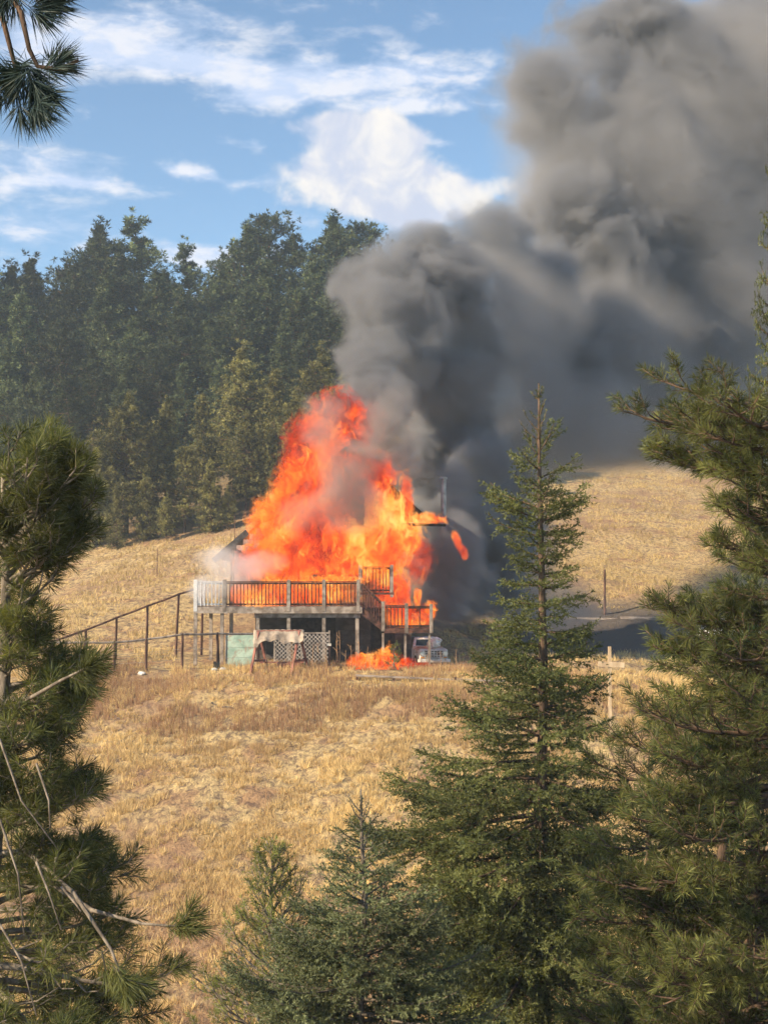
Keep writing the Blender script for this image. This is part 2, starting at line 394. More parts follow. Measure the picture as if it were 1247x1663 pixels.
def tall_stalks():
    r = np.random.default_rng(4); g_ = G()
    for px, Y, h in [(303, 52, 1.3), (301, 52, 1.1), (432, 47, 1.2), (437, 47, .8), (180, 51, 1.0), (545, 62.5, 1.9), (549, 62.7, 1.5), (552, 62.4, 2.0), (520, 62.5, 1.3), (583, 62.6, 1.5), (570, 62, 1.3), (477, 61, 1.2), (473, 61.2, 1.6),
                     (310, 60, .9), (335, 60, 1.2), (390, 60, 1.0), (505, 61, 1.5), (530, 61.5, 1.1), (560, 61.8, 1.0), (235, 58, .9), (592, 61.8, 1.2), (602, 62, .9), (690, 61.5, .9), (715, 61.5, 1.0), (740, 61.7, 1.1)]:
        p = on(px, Y); top = p + Vector((r.normal(0, .08), 0, h * .8))
        g_.tube([p, (p + top) / 2 + Vector((.02, 0, 0)), top], [.016, .012, .006], 4)
        for k in range(5):
            q0 = p.lerp(top, .5 + .1 * k); d = Vector((r.normal(0, .1), r.normal(0, .1), .12)); g_.tube([q0, q0 + d], [.008, .004], 3)
    return g_.build('stalks', M['weed'])
tag(tall_stalks(), 'thin tall dead mullein and weed stalks standing above the grass', 'weeds', kind='stuff')
# ------------------------------------------------------------------ materials of built things
M['deck_wood'] = rough_mat('weathered_deck_wood', (.145, .115, .095), (.33, .285, .25), 3, (1, 1, 1), .85, .004)
M['rail_char'] = rough_mat('scorched_rail_wood', (.025, .012, .010), (.12, .055, .04), 3, (1, 1, 1), .8, .004)
M['rail_pale'] = rough_mat('pale_rail_paint', (.34, .36, .40), (.60, .62, .66), 3, (1, 1, 1), .7, .003)
M['char'] = rough_mat('charred_wood', (.008, .006, .005), (.035, .026, .022), 5, (1, 1, 1), .8, .01)
M['siding'] = rough_mat('brown_siding', (.045, .038, .036), (.085, .072, .068), 2, (1, 1, 1), .8, .004)
M['sidingw'] = rough_mat('scorched_pale_siding', (.10, .07, .06), (.42, .34, .32), .8, (1, 1, 1), .8, .004, lo=.3, hi=.6)
M['roof'] = rough_mat('dark_shingle', (.03, .03, .032), (.085, .082, .085), 6, (1, 1, 1), .9, .01)
M['post'] = rough_mat('brown_post_wood', (.06, .032, .024), (.17, .095, .07), 5, (1, 1, .3), .9, .006)
M['post_grey'] = rough_mat('grey_post_wood', (.14, .115, .10), (.30, .26, .23), 5, (1, 1, .3), .9, .006)
M['green'] = rough_mat('pale_green_panel', (.20, .30, .26), (.36, .47, .41), 2.2, (1, 1, 1), .7, .003, wear=(.30, .27, .22))
M['lattice'] = rough_mat('white_lattice', (.19, .17, .165), (.40, .365, .34), 5)
M['canvas'] = rough_mat('worn_canvas', (.17, .135, .11), (.40, .33, .27), 2.0, (1, 1, 1), .9, .02)
M['swing'] = rough_mat('red_brown_timber', (.13, .05, .04), (.30, .13, .10), 4, (1, 1, .5), .8, .004)
M['white'] = rough_mat('old_white_paint', (.48, .46, .44), (.80, .78, .75), 3, rough=.45, bd=.001, spec=.4, wear=(.42, .26, .17))
M['rust'] = rough_mat('rusty_paint', (.30, .17, .11), (.62, .45, .34), 2.5, rough=.7, bd=.002)
M['black'] = rough_mat('black_rubber', (.012, .012, .012), (.03, .03, .03), 6, rough=.8)
M['chrome'] = rough_mat('dull_chrome', (.45, .44, .43), (.70, .69, .67), 5, rough=.35, bd=.001, metal=.7, spec=.5)
M['plastic'] = rough_mat('white_sheet_plastic', (.66, .65, .64), (.88, .87, .86), 4, rough=.5)
M['stone'] = rough_mat('pale_stone', (.40, .38, .35), (.75, .72, .68), 4)
M['steel'] = rough_mat('grey_galvanised_steel', (.25, .25, .24), (.42, .41, .40), 4, rough=.5, metal=.5)
M['pine_board'] = rough_mat('fresh_pine_board', (.46, .34, .22), (.68, .54, .37), 3, (1, 1, .3))
M['log'] = rough_mat('grey_log', (.15, .12, .105), (.36, .30, .26), 4, (.3, 1, 1))
def glass_mat():
    m, t, out = mat('dark_window_glass'); principled(t, out, (.02, .025, .03), .08, spec=.6); return m
M['glass'] = glass_mat()
M['lamp'] = rough_mat('headlamp_glass', (.30, .31, .32), (.55, .56, .58), 5, rough=.15, spec=.6)
M['amber'] = rough_mat('amber_lens', (.45, .16, .03), (.6, .24, .05), 5, rough=.3)
def P(px, py, Y): return at(px, py, Y)
def bar_part(name, a, b, w_, d_, m, parent, **kw):
    g_ = G(); o0 = Vector(parent.location); g_.bar(Vector(a) - o0, Vector(b) - o0, w_, d_, **kw); return g_.build(name, m, parent)
def box_part(name, lo, hi, m, parent, jit=0.0):
    o0 = Vector(parent.location); lo = Vector(lo) - o0; hi = Vector(hi) - o0
    return G().box((lo + hi) / 2, hi - lo, jit=jit).build(name, m, parent)

# ------------------------------------------------------------------ the house
ZG = gz(-2, 68)
YF, YB = 67.6, 77.5
xl, xr = P(372, 900, YF).x, P(752, 900, YF).x; xm = (xl + xr) / 2
zfl = P(500, 987, YF).z; zeave = P(500, 893, YF).z; zpk = P(500, 725, YF).z
H = empty('burning_house', (xm, YF, ZG), label='two storey house with steep gabled roof burning down behind its raised deck', cat='house')
def wall_boards(x0, x1, z0, z1, y, m, parent, openings=(), hb=.22, top=None):
    """lapped boards, each a mesh of its own sharing one unit mesh per wall"""
    k = 0; z = z0
    while z < z1 - .02:
        h = min(hb, z1 - z); segs = [(x0, x1)]
        if top is not None:
            a, b = top(z + h / 2); segs = [(max(x0, a), min(x1, b))]
        for (a, b, c, d) in openings:
            if z + h / 2 > c and z + h / 2 < d:
                segs = [s for (p, q) in segs for s in ((p, min(q, a)), (max(p, b), q)) if s[1] - s[0] > .05]
        for (p, q) in segs:
            if q - p < .1: continue
            g_ = G(); o0 = Vector(parent.location)
            g_.box(Vector(((p + q) / 2, y, z + h / 2)) - o0, (q - p, .03, h - .012), rot=Matrix.Rotation(R(-3), 4, 'X')); g_.build('siding_board', m, parent)
            k += 1
        z += h
wl = box_part('lower_wall', (P(415, 1000, YF).x, YF + .03, ZG - .3), (P(668, 1000, YF).x, YF + .2, zfl - .25), M['siding'], H)
wall_boards(P(415, 1000, YF).x, P(668, 1000, YF).x, ZG + .05, zfl - .3, YF, M['siding'], H, openings=[(-4.2, -2.2, ZG, ZG + 2.05), (-.6, .5, ZG, ZG + 2.0)])
for a, b, nm in ((-4.2, -2.2, 'garage_door'), (-.6, .5, 'door')):
    d_ = box_part(nm, (a, YF + .005, ZG), (b, YF + .028, ZG + 2.0), M['char'], H)
box_part('side_wall', (P(415, 1000, YF).x - .001, YF + .2, ZG - .3), (P(415, 1000, YF).x + .2, YB, zfl - .25), M['siding'], H)
box_part('side_wall', (P(668, 1000, YF).x - .2, YF + .2, ZG - .3), (P(668, 1000, YF).x - .001, YB, zfl - .25), M['siding'], H)
box_part('floor', (xl + .1, YF, zfl - .25), (P(700, 1000, YF).x, YB, zfl - .03), M['char'], H)
slope = (zpk - zeave) / ((xr - xl) / 2)
wall_boards(xl + .25, xr - .25, zfl, zeave + 1.3, YF + .02, M['sidingw'], H,
    openings=[(xl + 1.0, xl + 2.2, zfl + .9, zfl + 2.1), (xl + 3.2, xl + 5.1, zfl + .02, zfl + 2.1), (xr - 3.6, 99, zfl - .1, zpk), (xm - .8, xm + .8, zeave + 1.2, zeave + 2.4)],
    hb=.26, top=lambda z: (-99, 99) if z < zeave else (xl + .25 + (z - zeave) / slope, xr - .25 - (z - zeave) / slope))
for (a, b, c, d) in [(xl + 1.0, xl + 2.2, zfl + .9, zfl + 2.1), (xm - .8, xm + .8, zeave + 1.2, zeave + 2.4), (xl + 3.2, xl + 5.1, zfl + .02, zfl + 2.1)]:
    wf = G(); o0 = Vector(H.location)
    for p, q in (((a, 0, c), (b, 0, c)), ((a, 0, d), (b, 0, d)), ((a, 0, c), (a, 0, d)), ((b, 0, c), (b, 0, d)), (((a + b) / 2, 0, c), ((a + b) / 2, 0, d))):
        wf.bar(Vector((p[0], YF - .02, p[2])) - o0, Vector((q[0], YF - .02, q[2])) - o0, .09, .08)
    wfo = wf.build('window', M['char'], H)
    for s_ in (0, 1):
        pa = G().box(Vector((a + (b - a) * (.25 + .5 * s_), YF + .03, (c + d) / 2)) - o0, ((b - a) / 2 - .1, .01, d - c - .1)).build('pane', M['glass'], wfo)
# corner studs, side studs and rafters
for y in np.linspace(YF, YB, 9):
    for x in (xl + .12, xr - .12):
      if x < 0: bar_part('stud', (x, y + .12, zfl), (x, y + .12, zeave), .09, .14, M['char'], H)
for y in np.linspace(YF + .9, YB, 10):
    for s_ in (-1, 1):
        if s_ > 0 and y > YF + 5: continue
        e_ = Vector((xm + s_ * ((xr - xl) / 2 + .45), y, zeave - .45 * slope)); pk = Vector((xm, y, zpk))
        if s_ > 0: e_ = pk.lerp(e_, .60)
        bar_part('rafter', e_, pk, .07, .20, M['char'], H)
    if y > YF: bar_part('collar_tie', (xm - (zpk - zeave) * .62 / slope, y + .08, zeave + (zpk - zeave) * .38), (xm + (zpk - zeave) * .62 / slope, y + .08, zeave + (zpk - zeave) * .38), .05, .16, M['char'], H)
bar_part('ridge_beam', (xm, YF + 1.0, zpk - .1), (xm, YB, zpk - .1), .09, .3, M['char'], H)
# remaining roof: courses of shingle boards low on the left slope and behind
def roof_course(s_, f0, f1, y0, y1):
    e_ = Vector((xm + s_ * ((xr - xl) / 2 + .5), 0, zeave - .5 * slope)); pk = Vector((xm, 0, zpk)); d = pk - e_
    a = e_ + d * f0; b = e_ + d * f1; nrm = Vector((-d.z * -s_ * -1, 0, abs(d.x))).normalized()
    nrm = Vector((s_ * abs(d.z), 0, abs(d.x))).normalized(); o0 = Vector(H.location)
    v = []
    for y in (y0, y1):
        for p, h in ((a, .11), (b, .11), (b, .14), (a, .17)): q = p + nrm * h; v.append(Vector((q.x, y, q.z)) - o0)
    g_ = G(); g_.add([tuple(k) for k in v], q=[(0, 1, 2, 3), (7, 6, 5, 4), (0, 4, 5, 1), (1, 5, 6, 2), (2, 6, 7, 3), (3, 7, 4, 0)]); g_.build('roof_board', M['roof'], H)
for i in range(17):
    f0, f1 = i / 17, (i + 1) / 17 - .004
    y0 = YF - .6 if i < 2 else YF + 1.5 + rng.random() * 1.5
    if i < 14: roof_course(-1, f0, f1, y0, YB - rng.random() * (2 if i < 8 else 5))
    if 7 < i < 12: roof_course(1, f0, f1, YF + 2.5 + rng.random() * 2, YB - rng.random() * 2)
for s_ in (-1,):
    e_ = Vector((xm + s_ * ((xr - xl) / 2 + .62), YF - .66, zeave - .6 * slope)); pk = Vector((xl + .9, YF - .66, zeave + .9 * slope))
    bar_part('fascia', e_ + Vector((0, 0, .02)), pk, .05, .26, M['roof'], H)
# right hand framing that shows against the smoke: a burning gallery beam and its posts
yb_ = YF + .35
bar_part('beam', P(628, 851, yb_), P(724, 853, yb_), .10, .12, M['char'], H)
for px in (640,): bar_part('beam', P(px, 853, yb_) , P(px, 985, yb_), .12, .12, M['char'], H)
bar_part('beam', P(648, 815, yb_), P(652, 850, yb_), .12, .1, M['char'], H)
fl = P(720, 776, 74); g_ = G(); o0 = Vector(H.location)
g_.tube([Vector((fl.x, 74, zeave)) - o0, fl - o0], [.13, .13], 12); g_.tube([fl - o0 + Vector((0, 0, -.08)), fl - o0 + Vector((0, 0, .02))], [.20, .20], 12); g_.build('flue_pipe', M['steel'], H)

# ------------------------------------------------------------------ the deck
YD = 64.6
zt = P(500, 947, YD).z; zd = P(500, 986, YD).z; xd0, xd1 = P(318, 950, YD).x, P(585, 950, YD).x
D = empty('wooden_deck', (0, YD, ZG), label='raised wooden deck with baluster railing standing on posts in front of the burning house', cat='deck')
nb_ = 0
x = xd0
bm = None
x_end = P(628, 950, YD + 1).x
for y in np.arange(YD, YF - .05, .145):
    o = box_part('floor_board', (xd0 - .05, y + .004, zd + .0), (xd1 + .05, y + .140, zd + .035), M['deck_wood'], D)
box_part('rim_beam', (xd0 - .08, YD - .05, zd - .27), (xd1 + .08, YD - .004, zd + .0), M['deck_wood'], D)
box_part('rim_beam', (xd0 - .08, YD, zd - .27), (xd0 - .03, YF - .1, zd - .003), M['deck_wood'], D)
box_part('support_beam', (P(413, 950, YD).x, YD + .16, zd - .46), (xd1, YD + .30, zd - .275), M['deck_wood'], D)
for x in np.arange(xd0 + .3, xd1, .41): box_part('joist', (x, YD, zd - .25), (x + .045, YF - .1, zd - .004), M['deck_wood'], D)
for px, yy in ((318, .1), (361, .1), (376, 1.6), (419, .22), (469, .22), (526, .22), (580, .22), (343, 2.6)):
    p = P(px, 1000, YD + yy); z0 = gz(p.x, YD + yy) - .3
    o = box_part('post', (p.x - .075, YD + yy - .075, z0), (p.x + .075, YD + yy + .075, zd - (.275 if px < 400 else .465)), M['deck_wood'], D)
def railing(a, b, h, parent, name='railing', mfun=None, sp=.155, posts=()):
    """handrail from a to b (points at floor level), balusters as sub-parts"""
    a = Vector(a); b = Vector(b); o0 = Vector(parent.location); L = (b - a).length; up = Vector((0, 0, h))
    m0 = mfun(0.6)
    g_ = G(); g_.bar(a + up - o0, b + up - o0, .13, .045); rl = g_.build(name, m0, parent)
    G().bar(a + Vector((0, 0, .09)) - o0, b + Vector((0, 0, .09)) - o0, .05, .07).build('bottom_rail', m0, rl)
    G().bar(a + up - Vector((0, 0, .07)) - o0, b + up - Vector((0, 0, .07)) - o0, .05, .07).build('top_rail', m0, rl)
    n = int(L / sp)
    for i in range(n):
        f = (i + .5) / n; p = a.lerp(b, f) + Vector((rng.normal(0, .006), -.045, 0)); q = p + Vector((rng.normal(0, .01), 0, h - .03))
        G().bar(p + Vector((0, 0, .02)) - o0, q - o0, .045, .035).build('baluster', mfun(f), rl)
    for f in posts:
        p = a.lerp(b, f) + Vector((0, -.02, 0))
        G().bar(p - Vector((0, 0, .22)) - o0, p + up + Vector((0, 0, .10)) - o0, .15, .15, up=(0, 1, 0)).build('rail_post', M['rail_pale'] if f < .1 and a.x < -7 else M['deck_wood'], rl)
    return rl
hr = zt - zd + .02
fm = lambda f: M['rail_pale'] if f < .24 else (M['deck_wood'] if f < .3 else M['rail_char'])
xs = P(365, 950, YD).x
railing((xd0, YD + .03, zd + .035), (xs, YD + .03, zd + .035), hr, D, mfun=lambda f: M['rail_pale'], posts=(0, 1))
railing((xs, YD + .03, zd + .035), (xd1, YD + .03, zd + .035), hr, D, mfun=lambda f: M['rail_char'], posts=((469 - 365) / 220, (526 - 365) / 220, .985))
railing((xd0 + .03, YD + .1, zd + .035), (xd0 + .03, YF - .2, zd + .035), hr, D, mfun=lambda f: M['rail_pale'], posts=(.5, 1))
# stair going down to the lower landing, its railing, the landing
s0 = P(588, 950, YD + .05); s1x = P(622, 990, YD + .05).x; zlow = P(660, 1020, YD).z
for k in range(5):
    x = s0.x + (s1x - s0.x) * (k + .5) / 5; z = zd + (zlow - zd) * (k + 1) / 6
    box_part('stair_tread', (x - .16, YD + .05, z - .04), (x + .16, YD + 1.3, z), M['rail_char'], D)
bar_part('stringer', (s0.x - .1, YD + .04, zd - .1), (s1x + .1, YD + .04, zlow - .05), .05, .28, M['rail_char'], D)
railing((s0.x, YD + .03, zd + .05), (s1x, YD + .03, zlow + .08), .98, D, mfun=lambda f: M['rail_char'], sp=.15, posts=(1,))
xa, xb = P(624, 1000, YD).x, P(700, 1000, YD).x
for y in np.arange(YD, YD + 1.6, .145): box_part('floor_board', (xa, y + .004, zlow - .035), (xb, y + .140, zlow), M['rail_char'], D)
box_part('rim_beam', (xa, YD - .05, zlow - .22), (xb, YD - .004, zlow - .03), M['rail_char'], D)
railing((xa + .05, YD + .03, zlow), (P(661, 1000, YD).x, YD + .03, zlow), .98, D, mfun=lambda f: M['rail_char'], posts=(.97,))
railing((P(663, 1000, YD).x, YD + .03, zlow), (xb, YD + .03, zlow), .95, D, mfun=lambda f: M['char'], sp=.5, posts=(1,))
for px in (622, 658, 697):
    p = P(px, 1000, YD + .1); box_part('post', (p.x - .05, YD + .05, gz(p.x, YD) - .3), (p.x + .05, YD + .15, zlow - .225), M['deck_wood'], D)
# upper gallery railing close to the wall
za = P(600, 962, 66.4).z
railing((P(585, 950, 66.4).x, 66.4, za), (P(636, 950, 66.4).x, 66.4, za), P(600, 921, 66.4).z - za, D, mfun=lambda f: M['rail_char'], sp=.15, posts=(0, 1))
box_part('landing', (P(583, 950, 66.4).x, 66.3, za - .1), (P(640, 950, 66.4).x, 67.5, za - .004), M['rail_char'], D)

# ------------------------------------------------------------------ things in the yard
def lean_panel():
    a, b = P(367, 1029, 64.1), P(416, 1030, 64.1); z0 = gz(a.x, 64) - .02
    r_ = empty('green_panel', ((a.x + b.x) / 2, 64.1, z0), label='pale green weathered plywood panel standing between the deck posts', cat='panel')
    G().box((0, 0, (a.z - z0) / 2), (b.x - a.x, .04, a.z - z0), rot=Matrix.Rotation(R(-4), 4, 'X')).build('sheet', M['green'], r_)
    for s_ in (-1, 1): G().box((s_ * (b.x - a.x) / 2, -.03, (a.z - z0) / 2), (.05, .05, a.z - z0 + .04), rot=Matrix.Rotation(R(-4), 4, 'X')).build('edge_batten', M['deck_wood'], r_)
lean_panel()
def swing_frame():
    Y = 61.6
    a = P(417, 1036, Y); b = P(489, 1024, Y); z0 = gz((a.x + b.x) / 2, Y)
    r_ = empty('swing_frame', ((a.x + b.x) / 2, Y, z0), label='old timber A-frame swing stand with a worn beige canvas draped over its top bar', cat='swing frame')
    o0 = Vector(r_.location); zt_ = b.z - z0 - .05; hw = (b.x - a.x) / 2
    for s_ in (-1, 1):
        tx = s_ * (hw - .08)
        for q_, dx in ((-1, -.28), (1, .35)):
            ft = Vector((tx + dx, q_ * .62, gz(o0.x + tx + dx, Y + q_ * .62) - z0 - .05))
            G().bar((tx, q_ * .04, zt_), ft, .10, .07).build('leg', M['swing'], r_)
        lo = .38
        G().bar((tx - .20, -.36, .42), (tx + .22, .36, .40), .07, .09).build('brace', M['swing'], r_)
    G().bar((-hw, 0, zt_), (hw, 0, zt_ + .02), .09, .12).build('top_bar', M['swing'], r_)
    G().bar((-hw + .1, .36, .32), (hw + .1, .36, .32), .06, .06).build('brace', M['swing'], r_)
    # draped canvas: ridge over the bar, two falls with sagging hem
    n, k = 26, 9; V = []
    for i in range(n):
        x = -hw - .12 + (2 * hw + .24) * i / (n - 1)
        for j in range(2 * k + 1):
            s = (j - k) / k; fall = abs(s)
            hem = .50 + .06 * sin(i * .9) + .07 * sin(i * .37 + 1) + (.12 if i < 3 else 0)
            yy = s * (.34 + .05 * sin(i * 1.3)) ; zz = zt_ + .09 - fall * hem - .05 * sin(i * .55) * fall * (1 - fall) + .012 * sin(i * 2.1 + j)
            V.append((x + .02 * sin(j * 1.7), yy, zz))
    q = []; c = 2 * k + 1
    for i in range(n - 1):
        for j in range(2 * k): q.append((i * c + j, (i + 1) * c + j, (i + 1) * c + j + 1, i * c + j + 1))
    g_ = G(); g_.add(V, q=q); cv_ = g_.build('canvas_cover', M['canvas'], r_, True)
    md = cv_.modifiers.new('thick', 'SOLIDIFY'); md.thickness = .012
    G().bar((-hw + .35, .05, zt_ - .3), (-hw + .4, .05, .35), .02, .02).build('rope', M['post_grey'], r_)
    G().bar((-.1, .3, .18), (.9, .3, .16), .22, .05, up=(0, 1, 0)).build('seat_board', M['swing'], r_)
swing_frame()
def lattice_fence():
    Y = 63.2; a = P(446, 1030, Y); b = P(534, 1028, Y); z0 = gz(a.x, Y); zt_ = b.z - z0
    r_ = empty('lattice_fence', (a.x, Y, z0), label='short white diagonal lattice fence panel behind the swing stand', cat='lattice fence')
    Wd = b.x - a.x; sp = .17
    for s_ in (1, -1):
        for i in range(-int(zt_ / sp) - 1, int(Wd / sp) + 1):
            x0 = i * sp; pts = []
            # clip the 45 degree slat to the panel
            t0 = max(0, -x0); t1 = min(zt_ - .1, Wd - x0)
            if t1 - t0 < .08: continue
            p, q = (x0 + t0, t0), (x0 + t1, t1)
            if s_ < 0: p, q = (Wd - p[0], p[1]), (Wd - q[0], q[1])
            G().bar((p[0], s_ * .008, p[1] + .06), (q[0], s_ * .008, q[1] + .06), .035, .012, up=(0, 1, 0)).build('slat', M['lattice'], r_)
    G().bar((-.05, 0, zt_), (Wd + .05, 0, zt_), .06, .06).build('top_rail', M['post_grey'], r_)
    for x in (0, Wd * .5, Wd + .02): G().bar((x, .05, -.2), (x, .05, zt_ + (.1 if x > Wd * .8 else .0)), .08, .08, up=(0, 1, 0)).build('post', M['post_grey'], r_)
lattice_fence()
def single_post(name, px, pt, Y, w_, m, label, cat='post', lean=0.0, cap=None):
    p = on(px, Y, -.15); top = P(px, pt, Y)
    r_ = empty(name, p, label=label, cat=cat); h = top.z - p.z
    g_ = G(); g_.tube([(0, 0, 0), (lean * h * .5, 0, h * .5), (lean * h, 0, h)], [w_ * .55, w_ * .5, w_ * .47], 8); g_.build('shaft', m, r_)
    if cap: G().box((lean * h, 0, h), (w_ * 1.5, w_ * 1.5, .1)).build('cap', cap, r_)
    return r_
single_post('fence_post', 535, 1047, 62.2, .11, M['post'], 'short brown post with pale top between the swing stand and the ground fire', 'post', cap=M['stone'])
single_post('fence_post', 981, 925, 94, .15, M['post'], 'tall reddish post alone at the foot of the right hill', 'post')
single_post('fence_post', 256, 890, 90, .05, M['post'], 'thin steel stake on the left hillside below the trees', 'stake')
single_post('fence_post', 381, 838, 99, .05, M['post'], 'thin steel stake beside the left roof edge on the crest', 'stake')
single_post('fence_post', 1033, 850, 128, .06, M['post'], 'thin stake half way up the right hill', 'stake')
single_post('fence_post', 923, 810, 142, .06, M['post'], 'thin stake high on the right hill beside the spruce', 'stake')

def fence(name, pts, tops, label, m, mrail, group=None, r0=.06, wires=3, skip=()):
    """pts: list of (px, Y); tops: list of top pixel rows"""
    r_ = empty(name, on(pts[0][0], pts[0][1]), label=label, cat='fence', group=group); o0 = Vector(r_.location); tp = []; bs = []
    for i, ((px, Y), ty) in enumerate(zip(pts, tops)):
        b = on(px, Y, -.25); t_ = P(px, ty, Y); b.x -= rng.normal(0, .06); tp.append(t_); bs.append(b)
        if i in skip: continue
        g_ = G(); g_.tube([b - o0, (b + t_) / 2 - o0 + Vector((rng.normal(0, .01), 0, 0)), t_ - o0 + Vector((0, 0, .05))], [r0 * 1.05, r0, r0 * .95], 7); g_.build('post', m, r_)
    for a, b in zip(tp, tp[1:]):
        g_ = G(); e = (b - a).normalized() * .1; g_.tube([a - o0 - e, (a + b) / 2 - o0 + Vector((0, -.02, -.02)), b - o0 + e], [r0 * .8] * 3, 7); g_.build('rail', mrail, r_)
    for k in range(wires):
        f = .15 + .25 * k
        for (a, b), (c, d) in zip(zip(bs, bs[1:]), zip(tp, tp[1:])):
            g_ = G(); g_.tube([a.lerp(c, f) - o0, b.lerp(d, f) - o0], [.006, .006], 3); g_.build('wire', M['steel'], r_)
    return r_
fence('pole_fence', [(8, 61.4), (85, 61.5), (138, 61.6), (187, 61.6), (238, 61.8), (297, 62.1), (353, 62.9), (420, 63.9)], [1050, 1043, 1043, 1043, 1038, 1030, 1029, 1029], 'brown pole fence in front, running level to the corner of the deck', M['post'], M['post_grey'])
fence('pole_fence', [(60, 64.5), (140, 66.0), (190, 67.0), (240, 68.0), (291, 69.0), (330, 69.8)], [1050, 1023, 1003, 984, 965, 952], 'brown pole fence behind, its top rail climbing up to the deck', M['post'], M['post'])
def shovel():
    p = on(353, 62.3); r_ = empty('shovel', p, label='dark shovel standing blade down against the left deck post', cat='shovel')
    G().tube([(0, 0, .3), (.02, .1, 1.25)], [.018, .018], 7).build('handle', M['post'], r_)
    G().add([(-.13, 0, .36), (.13, 0, .36), (.13, -.03, .1), (0, -.04, -.05), (-.13, -.03, .1), (-.13, .02, .36), (.13, .02, .36), (.13, -.01, .1), (0, -.02, -.05), (-.13, -.01, .1)],
            q=[(0, 1, 2, 4), (5, 9, 7, 6), (0, 5, 6, 1), (1, 6, 7, 2), (4, 9, 5, 0)], t=[(4, 2, 3), (9, 8, 7), (2, 7, 8), (2, 8, 3), (3, 8, 9), (3, 9, 4)]).build('blade', M['black'], r_)
shovel()
def rock(px, Y, s, label, m='stone', k=1, grp=None):
    r = np.random.default_rng(int(px * 7 + k)); nu, nv = 9, 6; v = []; q = []
    for i in range(nv + 1):
        th = pi * i / nv
        for j in range(nu):
            rr = s * (1 + r.normal(0, .12)); v.append((rr * sin(th) * cos(2 * pi * j / nu) * 1.25, rr * sin(th) * sin(2 * pi * j / nu), rr * .7 * cos(th)))
    for i in range(nv):
        for j in range(nu): q.append((i * nu + j, (i + 1) * nu + j, (i + 1) * nu + (j + 1) % nu, i * nu + (j + 1) % nu))
    o = G().add(v, q=q).build('stone', M[m]); o.location = on(px, Y, s * .4); tag(o, label, 'stone', grp)
rock(350, 62.0, .11, 'small white stone below the shovel blade'); rock(364, 62.0, .12, 'small white stone right of the shovel, at the post foot')
rock(232, 61.2, .13, 'pale stone lying below the front pole fence')
def stick(px, py, Y, L, ang, label):
    a = on(px, Y, .10); r_ = G().tube([(0, 0, 0), (L * .5 * cos(ang), 0, L * .5 * sin(ang) + .03), (L * cos(ang), 0, L * sin(ang))], [.035, .03, .015], 6).build('branch_stick', M['bark_grey']); r_.location = a
    tag(r_, label, 'stick')
stick(345, 1148, 57, .55, -.7, 'short bleached stick lying in the grass below the fence end')
stick(362, 1160, 56.5, .5, -.1, 'second bleached stick lying flat, lower right of the first')
def landscape_timber():
    r_ = empty('low_timber_fence', on(575, 59.2), label='long pale timber rail lying low across the grass below the truck', cat='timber fence'); o0 = Vector(r_.location)
    for (pa, ya, pb, yb) in ((578, 1097, 738, 1104), (741, 1104, 820, 1106)):
        a, b = P(pa, ya, 59.2), P(pb, yb, 59.2); G().bar(a - o0, b - o0, .10, .08).build('rail', M['log'], r_)
    for (pa, ya, pb, yb) in ((690, 1113, 740, 1118), (600, 1112, 676, 1114)):
        a, b = P(pa, ya, 59.2), P(pb, yb, 59.2); G().bar(a - o0, b - o0, .08, .08).build('rail', M['post'], r_)
    for px in (580, 640, 690, 739, 790):
        t_ = P(px, 1100, 59.26); b = Vector((t_.x, 59.26, t_.z - .7)); G().bar(b - o0, t_ - o0, .09, .09, up=(0, 1, 0)).build('post', M['post'], r_)
landscape_timber()
def cross():
    Y = 54.0; p = on(988, Y, -.2); t_ = P(988, 1050, Y); r_ = empty('wooden_cross', p, label='pale wooden cross post standing in the grass between the foreground trees', cat='cross')
    G().bar((0, 0, 0), (0, 0, t_.z - p.z), .11, .09, up=(0, 1, 0)).build('upright', M['pine_board'], r_)
    z = P(988, 1079, Y).z - p.z; G().bar((-.44, -.06, z + .02), (.52, -.06, z - .02), .19, .04, up=(0, 1, 0)).build('arm', M['pine_board'], r_)
cross()

# old pickup with its front to the camera, slightly turned
def body_loft(sections, name, m, parent, smooth=False):
    """sections: list of closed rings (same count) -> skin with end caps"""
    g_ = G(); n = len(sections[0]); v = [p for s in sections for p in s]; q = []
    for i in range(len(sections) - 1):
        for j in range(n): q.append((i * n + j, i * n + (j + 1) % n, (i + 1) * n + (j + 1) % n, (i + 1) * n + j))
    e0 = len(v); c0 = np.mean(sections[0], 0); c1 = np.mean(sections[-1], 0); v += [tuple(c0), tuple(c1)]
    t = [(e0, (j + 1) % n, j) for j in range(n)] + [(e0 + 1, (len(sections) - 1) * n + j, (len(sections) - 1) * n + (j + 1) % n) for j in range(n)]
    g_.add(v, t=t, q=q); o = g_.build(name, m, parent, smooth)
    return o
def wheel(parent, x, y, r=.38, wd=.22, k=1):
    t = G(); a = 20; V = []; prof = [(-.5, .62), (-.5, .92), (-.35, 1), (.35, 1), (.5, .92), (.5, .62)]
    for j in range(a):
        for (px_, pr) in prof: V.append((x + px_ * wd, y + r * pr * cos(2 * pi * j / a), r + r * pr * sin(2 * pi * j / a)))
    n = len(prof); q = [(j * n + i, ((j + 1) % a) * n + i, ((j + 1) % a) * n + (i + 1) % n, j * n + (i + 1) % n) for j in range(a) for i in range(n)]
    t.add(V, q=q); w_ = t.build('wheel', M['black'], parent, True)
    G().tube([(x - wd * .3, y, r), (x + wd * .3, y, r)], [r * .6, r * .6], 16).build('rim', M['chrome'], w_)
def ring(y, hw, z0, z1, rd=.12, taper=0.0):
    return [(-hw, y, z0), (-hw, y, z1 - rd), (-hw + rd * .7 + taper, y, z1), (hw - rd * .7 - taper, y, z1), (hw, y, z1 - rd), (hw, y, z0)]
